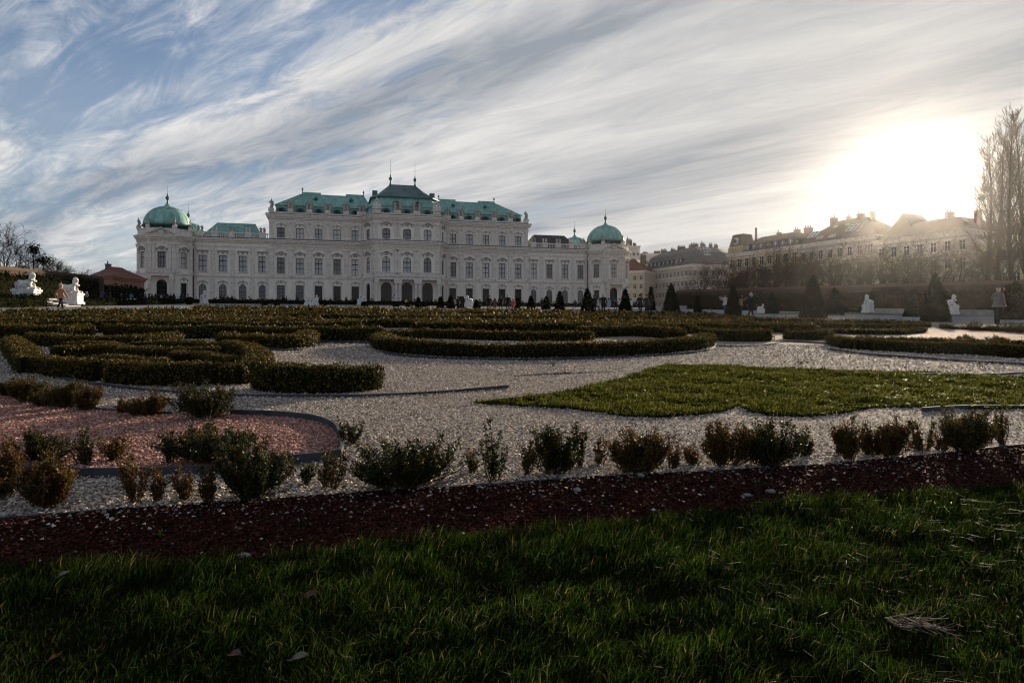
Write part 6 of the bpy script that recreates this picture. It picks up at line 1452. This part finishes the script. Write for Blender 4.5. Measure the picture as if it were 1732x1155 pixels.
# ------------------------------------------------------------------ loose stones
OCT_V = np.array([(1,0,-0.35),(-1,0,-0.35),(0,1,-0.35),(0,-1,-0.35),(0,0,0.9)], float); OCT_F = np.array([(0,2,4),(2,1,4),(1,3,4),(3,0,4)])
def stones(name, P, size, material, label, sink=0.25, flat=0.55):
    n = len(P); V = OCT_V[None]*(1+rng.uniform(-0.35, 0.35, (n, 5, 1)))+rng.normal(0, 0.16, (n, 5, 3))
    s = size*rng.uniform(0.55, 1.5, n); sc = np.stack([s*rng.uniform(0.8, 1.3, n), s*rng.uniform(0.6, 1.0, n), s*flat*rng.uniform(0.7, 1.2, n)], 1)
    V = V*sc[:, None]; a = rng.uniform(0, 2*np.pi, n); t = rng.normal(0, 0.35, n)
    x = V[:, :, 0]*np.cos(t)[:, None]+V[:, :, 2]*np.sin(t)[:, None]; zz = -V[:, :, 0]*np.sin(t)[:, None]+V[:, :, 2]*np.cos(t)[:, None]
    ca, sa = np.cos(a)[:, None], np.sin(a)[:, None]; X = x*ca-V[:, :, 1]*sa; Y = x*sa+V[:, :, 1]*ca
    V = np.stack([X+P[:, 0, None], Y+P[:, 1, None], zz+gz(P[:, 0], P[:, 1])[:, None]+0.006+(s*flat*(1-2*sink))[:, None]], 2)
    F = (OCT_F[None]+(np.arange(n)*5)[:, None, None]).reshape(-1, 3)
    o = link(name, mesh_np(name, V.reshape(-1, 3), F, material)); return stuff(o, label, 'stones')
def scatter(poly, bbox, dens, ref=3.0, minp=0.04, avoid=()):
    x0, x1, y0, y1 = bbox; n = int((x1-x0)*(y1-y0)*dens); P = np.stack([rng.uniform(x0, x1, n), rng.uniform(y0, y1, n)], 1)
    keep = rng.uniform(0, 1, n) < np.clip((ref/np.maximum(np.hypot(P[:, 0], P[:, 1]), 0.1))**2, minp, 1)
    mg = np.abs(P[:, 0])-P[:, 1]*0.78; keep &= (mg < 0.4) | ((mg < 2.6) & (rng.uniform(0, 1, n) < 0.4))
    P = P[keep]
    m = inpoly(P, poly) if poly else np.ones(len(P), bool)
    for a in avoid: m &= ~inpoly(P, a)
    return P[m]
wide = mulch_w+[(22, 15), (-16, 15)]
P = scatter(wide, (-10, 14, 2.2, 15), 6000, 3.0, 0.035, (red_w, grass_w)); stones('white_chippings', P, 0.0062*np.maximum(1, np.hypot(P[:, 0], P[:, 1])/5.5), M_PEB, 'white stone chippings covering the beds')
P = scatter(red_w, (-7, -0.5, 2.5, 8), 6000, 3.4, 0.08); stones('red_chippings', P, 0.0085, M_REDPEB, 'reddish stone chippings in the left bed')
P = scatter(mulch_poly, (-5.5, 9.5, 1.7, 7), 11000, 3.0, 0.1); stones('mulch_chips', P, 0.007, M_MULCHPEB, 'dark red mulch chips in the front strip')
P = scatter(mulch_poly, (-5.5, 9.5, 1.7, 7), 2300, 3.0, 0.25)
# white stones have rolled off the gravel: more of them near its edge
edge_y = np.interp(P[:, 0], [p[0] for p in mulch_w], [p[1] for p in mulch_w]); P = P[rng.uniform(0, 1, len(P)) < np.clip(np.exp(-(edge_y-P[:, 1])*5.0), 0.07, 1)]
M_PEBD = mat('dusty_pebble', (0.2, 0.17, 0.15), 0.9, island=[(0.0, (0.06,0.04,0.03)), (0.5, (0.22,0.17,0.14)), (1.0, (0.58,0.51,0.45))], spec=0.05)
stones('scattered_pebbles', P, 0.0075, M_PEBD, 'white pebbles scattered over the red mulch')
M_ROCK = mat('grey_stone', (0.30, 0.28, 0.26), 0.9, col2=(0.16, 0.145, 0.13), vscale=60, bump=0.5, bscale=120)
def rock(px, py, wpx, label, material=M_ROCK):
    x, y = GP(px, py); s = wpx*y/FPX/2; q = MB(); rr = random.Random(px)
    q.lathe([(0.55*s, -0.3*s), (0.95*s, 0.0), (0.85*s, 0.22*s), (0.4*s, 0.38*s), (0.05*s, 0.42*s)], 9, sy=0.75)
    q.v = [(a*(1+rr.uniform(-0.28, 0.28)), b*(1+rr.uniform(-0.28, 0.28)), c*(1+rr.uniform(-0.15, 0.15))) for a, b, c in q.v]
    o = q.build('stone', material); o.location = (x, y, gz(x, y)+0.012); o.rotation_euler = (0, 0, rr.uniform(0, 6)); tag(o, label, 'stone', 'larger loose stones')
for px, py, w, lab in ((1083,808,20,'pale grey stone beside the bushy rust plant'),(977,833,20,'pale stone in the mulch right of centre'),(1304,836,20,'flat white stone on the mulch near the lawn'),(1265,842,16,'small flat white stone left of the flat stone'),(412,946,26,'flat pale stone lying at the lawn edge'),(1386,822,10,'small bluish stone on right mulch'),(1432,790,10,'tiny pale stone under the right plants'),(1203,802,9,'small white stone under the rust plants'),(1248,806,10,'small white stone left of dense right plant')):
    rock(px, py, w, lab)
M_DEADLEAF = mat('dead_leaf', (0.10, 0.04, 0.018), 0.8, col2=(0.045, 0.02, 0.01), vscale=30)
M_PALELEAF = mat('pale_leaf', (0.17, 0.14, 0.095), 0.8, col2=(0.09, 0.075, 0.05), vscale=30)
def fallen_leaf(px, py, wpx, m, lab, dz=0.03, yaw=0.0):
    x, y = GP(px, py); s = 0.75*wpx*y/FPX; q = MB(); n = 6; top = []; bot = []
    for i in range(n+1):
        t = i/n; w = 0.28*s*math.sin(math.pi*min(max(t, 0.02), 0.98))**0.8; z = 0.12*s*math.sin(t*3)
        top.append((t*s-s/2, w, z+0.10*s)); bot.append((t*s-s/2, -w, z+0.10*s)); 
    for i in range(n):
        ma = ((top[i][0]+bot[i][0])/2, 0, top[i][2]-0.10*s); mb_ = ((top[i+1][0]+bot[i+1][0])/2, 0, top[i+1][2]-0.10*s)
        q.face([ma, mb_, top[i+1], top[i]]); q.face([bot[i], bot[i+1], mb_, ma])
    q.tube([(-s/2, 0, 0), (-s*0.75, 0.03*s, 0.05*s)], [0.0015, 0.001], 4)
    o = q.build('fallen_leaf', m); o.location = (x, y, gz(x, y)+dz); o.rotation_euler = (0.3, -0.2, yaw); tag(o, lab, 'leaf', 'fallen leaves')
fallen_leaf(398, 1146, 42, M_DEADLEAF, 'curled brown fallen leaf at the bottom of the lawn', 0.05, -0.5)
fallen_leaf(508, 1150, 40, M_PALELEAF, 'pale grey fallen leaf at the bottom edge', 0.05, 0.1)
fallen_leaf(108, 1000, 22, M_PALELEAF, 'pale crumpled leaf in the left lawn', 0.05, 1.0)
fallen_leaf(526, 1035, 36, M_DEADLEAF, 'dark brown leaf half sunk in the lawn', 0.045, 0.4)
fallen_leaf(92, 1150, 24, M_BOXO, 'small orange leaf at the bottom left corner', 0.05, 0.9)
fallen_leaf(1464, 1110, 16, M_BOXO, 'small orange leaf in the right lawn', 0.05, 1.2)
fallen_leaf(1106, 632, 8, M_BOXO, 'tiny orange leaf on the sunny grass plot', 0.03)
fallen_leaf(1209, 655, 9, mat('yellow_leaf', (0.5, 0.33, 0.05), 0.7), 'tiny yellow leaf on the sunny grass plot', 0.035)
# a clump of dry roots on the lawn
x, y = GP(1560, 1085); r = empty('root_clump', (x, y, gz(x, y)+0.035), 0.0); M_ROOT = mat('dry_root', (0.20, 0.14, 0.10), 0.9, col2=(0.11, 0.08, 0.06), vscale=40)
for i in range(34):
    q = MB(); t0 = rng.uniform(-0.075, 0.0); p = np.array([t0, 0.03-0.35*t0-0.02+rng.normal(0, 0.008), rng.uniform(0.0, 0.022)]); pts = [tuple(p)]; d = np.array([1.0, -0.55, -0.05])+rng.normal(0, 0.22, 3)
    for k in range(6): d = d+rng.normal(0, 0.22, 3); d /= np.linalg.norm(d); p = p+d*rng.uniform(0.012, 0.02); p[2] = max(p[2], -0.005); pts.append(tuple(p))
    q.tube(pts, list(np.linspace(0.0016, 0.0006, 7)), 4); q.build('root', M_ROOT, r)
tag(r, 'clump of dry greyish brown roots lying on the lawn, lower right', 'roots')
# a few weeds in the gravel
for i, (px, py, w) in enumerate(((932, 622, 20), (957, 632, 14), (720, 672, 12), (700, 705, 18), (826, 716, 12), (1357, 616, 22), (1660, 622, 18), (1012, 783, 14), (285, 892, 16), (510, 894, 20), (268, 912, 14), (1200, 818, 18), (1285, 826, 26))):
    x, y = GP(px, py); s = w*y/FPX; n = 34; a = rng.uniform(0, 2*np.pi, n); rr = s*0.5*np.sqrt(rng.uniform(0, 1, n)); P = np.stack([rr*np.cos(a), rr*np.sin(a), rng.uniform(0.004, s*0.4, n)], 1)
    o = link('weed', leaf_mesh('weed', P, np.tile([0, 0, 1.0], (n, 1)), max(0.014, s*0.18), M_GRASS, 0.5)); o.location = (x, y, gz(x, y)+0.008); tag(o, 'small green weed growing in the stones, %s in the scene' % ordinal(i), 'weed', 'weeds in the gravel')

# ------------------------------------------------------------------ added haze, stands in for lens flare near the sun
def haze():
    mb = MB(); mb.box(-2000, 2000, -2000, 2000, -5, 54); m = bpy.data.materials.new('haze'); m.use_nodes = True; N = m.node_tree.nodes; N.clear()
    out = N.new('ShaderNodeOutputMaterial'); v = N.new('ShaderNodeVolumePrincipled'); v.inputs['Color'].default_value = (0.95, 0.93, 0.9, 1); v.inputs['Density'].default_value = 0.000042; v.inputs['Anisotropy'].default_value = 0.9
    m.node_tree.links.new(v.outputs[0], out.inputs['Volume']); o = mb.build('haze', m); stuff(o, 'thin added haze standing in for lens flare near the sun', 'haze')
haze()

# ------------------------------------------------------------------ leaf litter blown over the gravel
M_LITTER = mat('leaf_litter', (0.1, 0.06, 0.03), 0.9, island=[(0.0, (0.03,0.016,0.008)), (0.5, (0.11,0.055,0.022)), (1.0, (0.24,0.15,0.06))], spec=0.05)
P = scatter(wide, (-10, 14, 2.2, 15), 110, 4.0, 0.12, (grass_w,)); n = len(P)
clu = np.array([mnoise.noise((p[0]*0.9, p[1]*0.9, 5.0)) for p in P]); P = P[clu+rng.uniform(-0.3, 0.3, n) > -0.05]; n = len(P)
Q = np.stack([P[:, 0], P[:, 1], gz(P[:, 0], P[:, 1])+0.014], 1)
stuff(link('leaf_litter', leaf_mesh('leaf_litter', Q, np.tile([0, 0, 1.0], (n, 1)), 0.017, M_LITTER, 0.6, 0.3)), 'small brown leaf litter blown over the gravel', 'leaf litter')
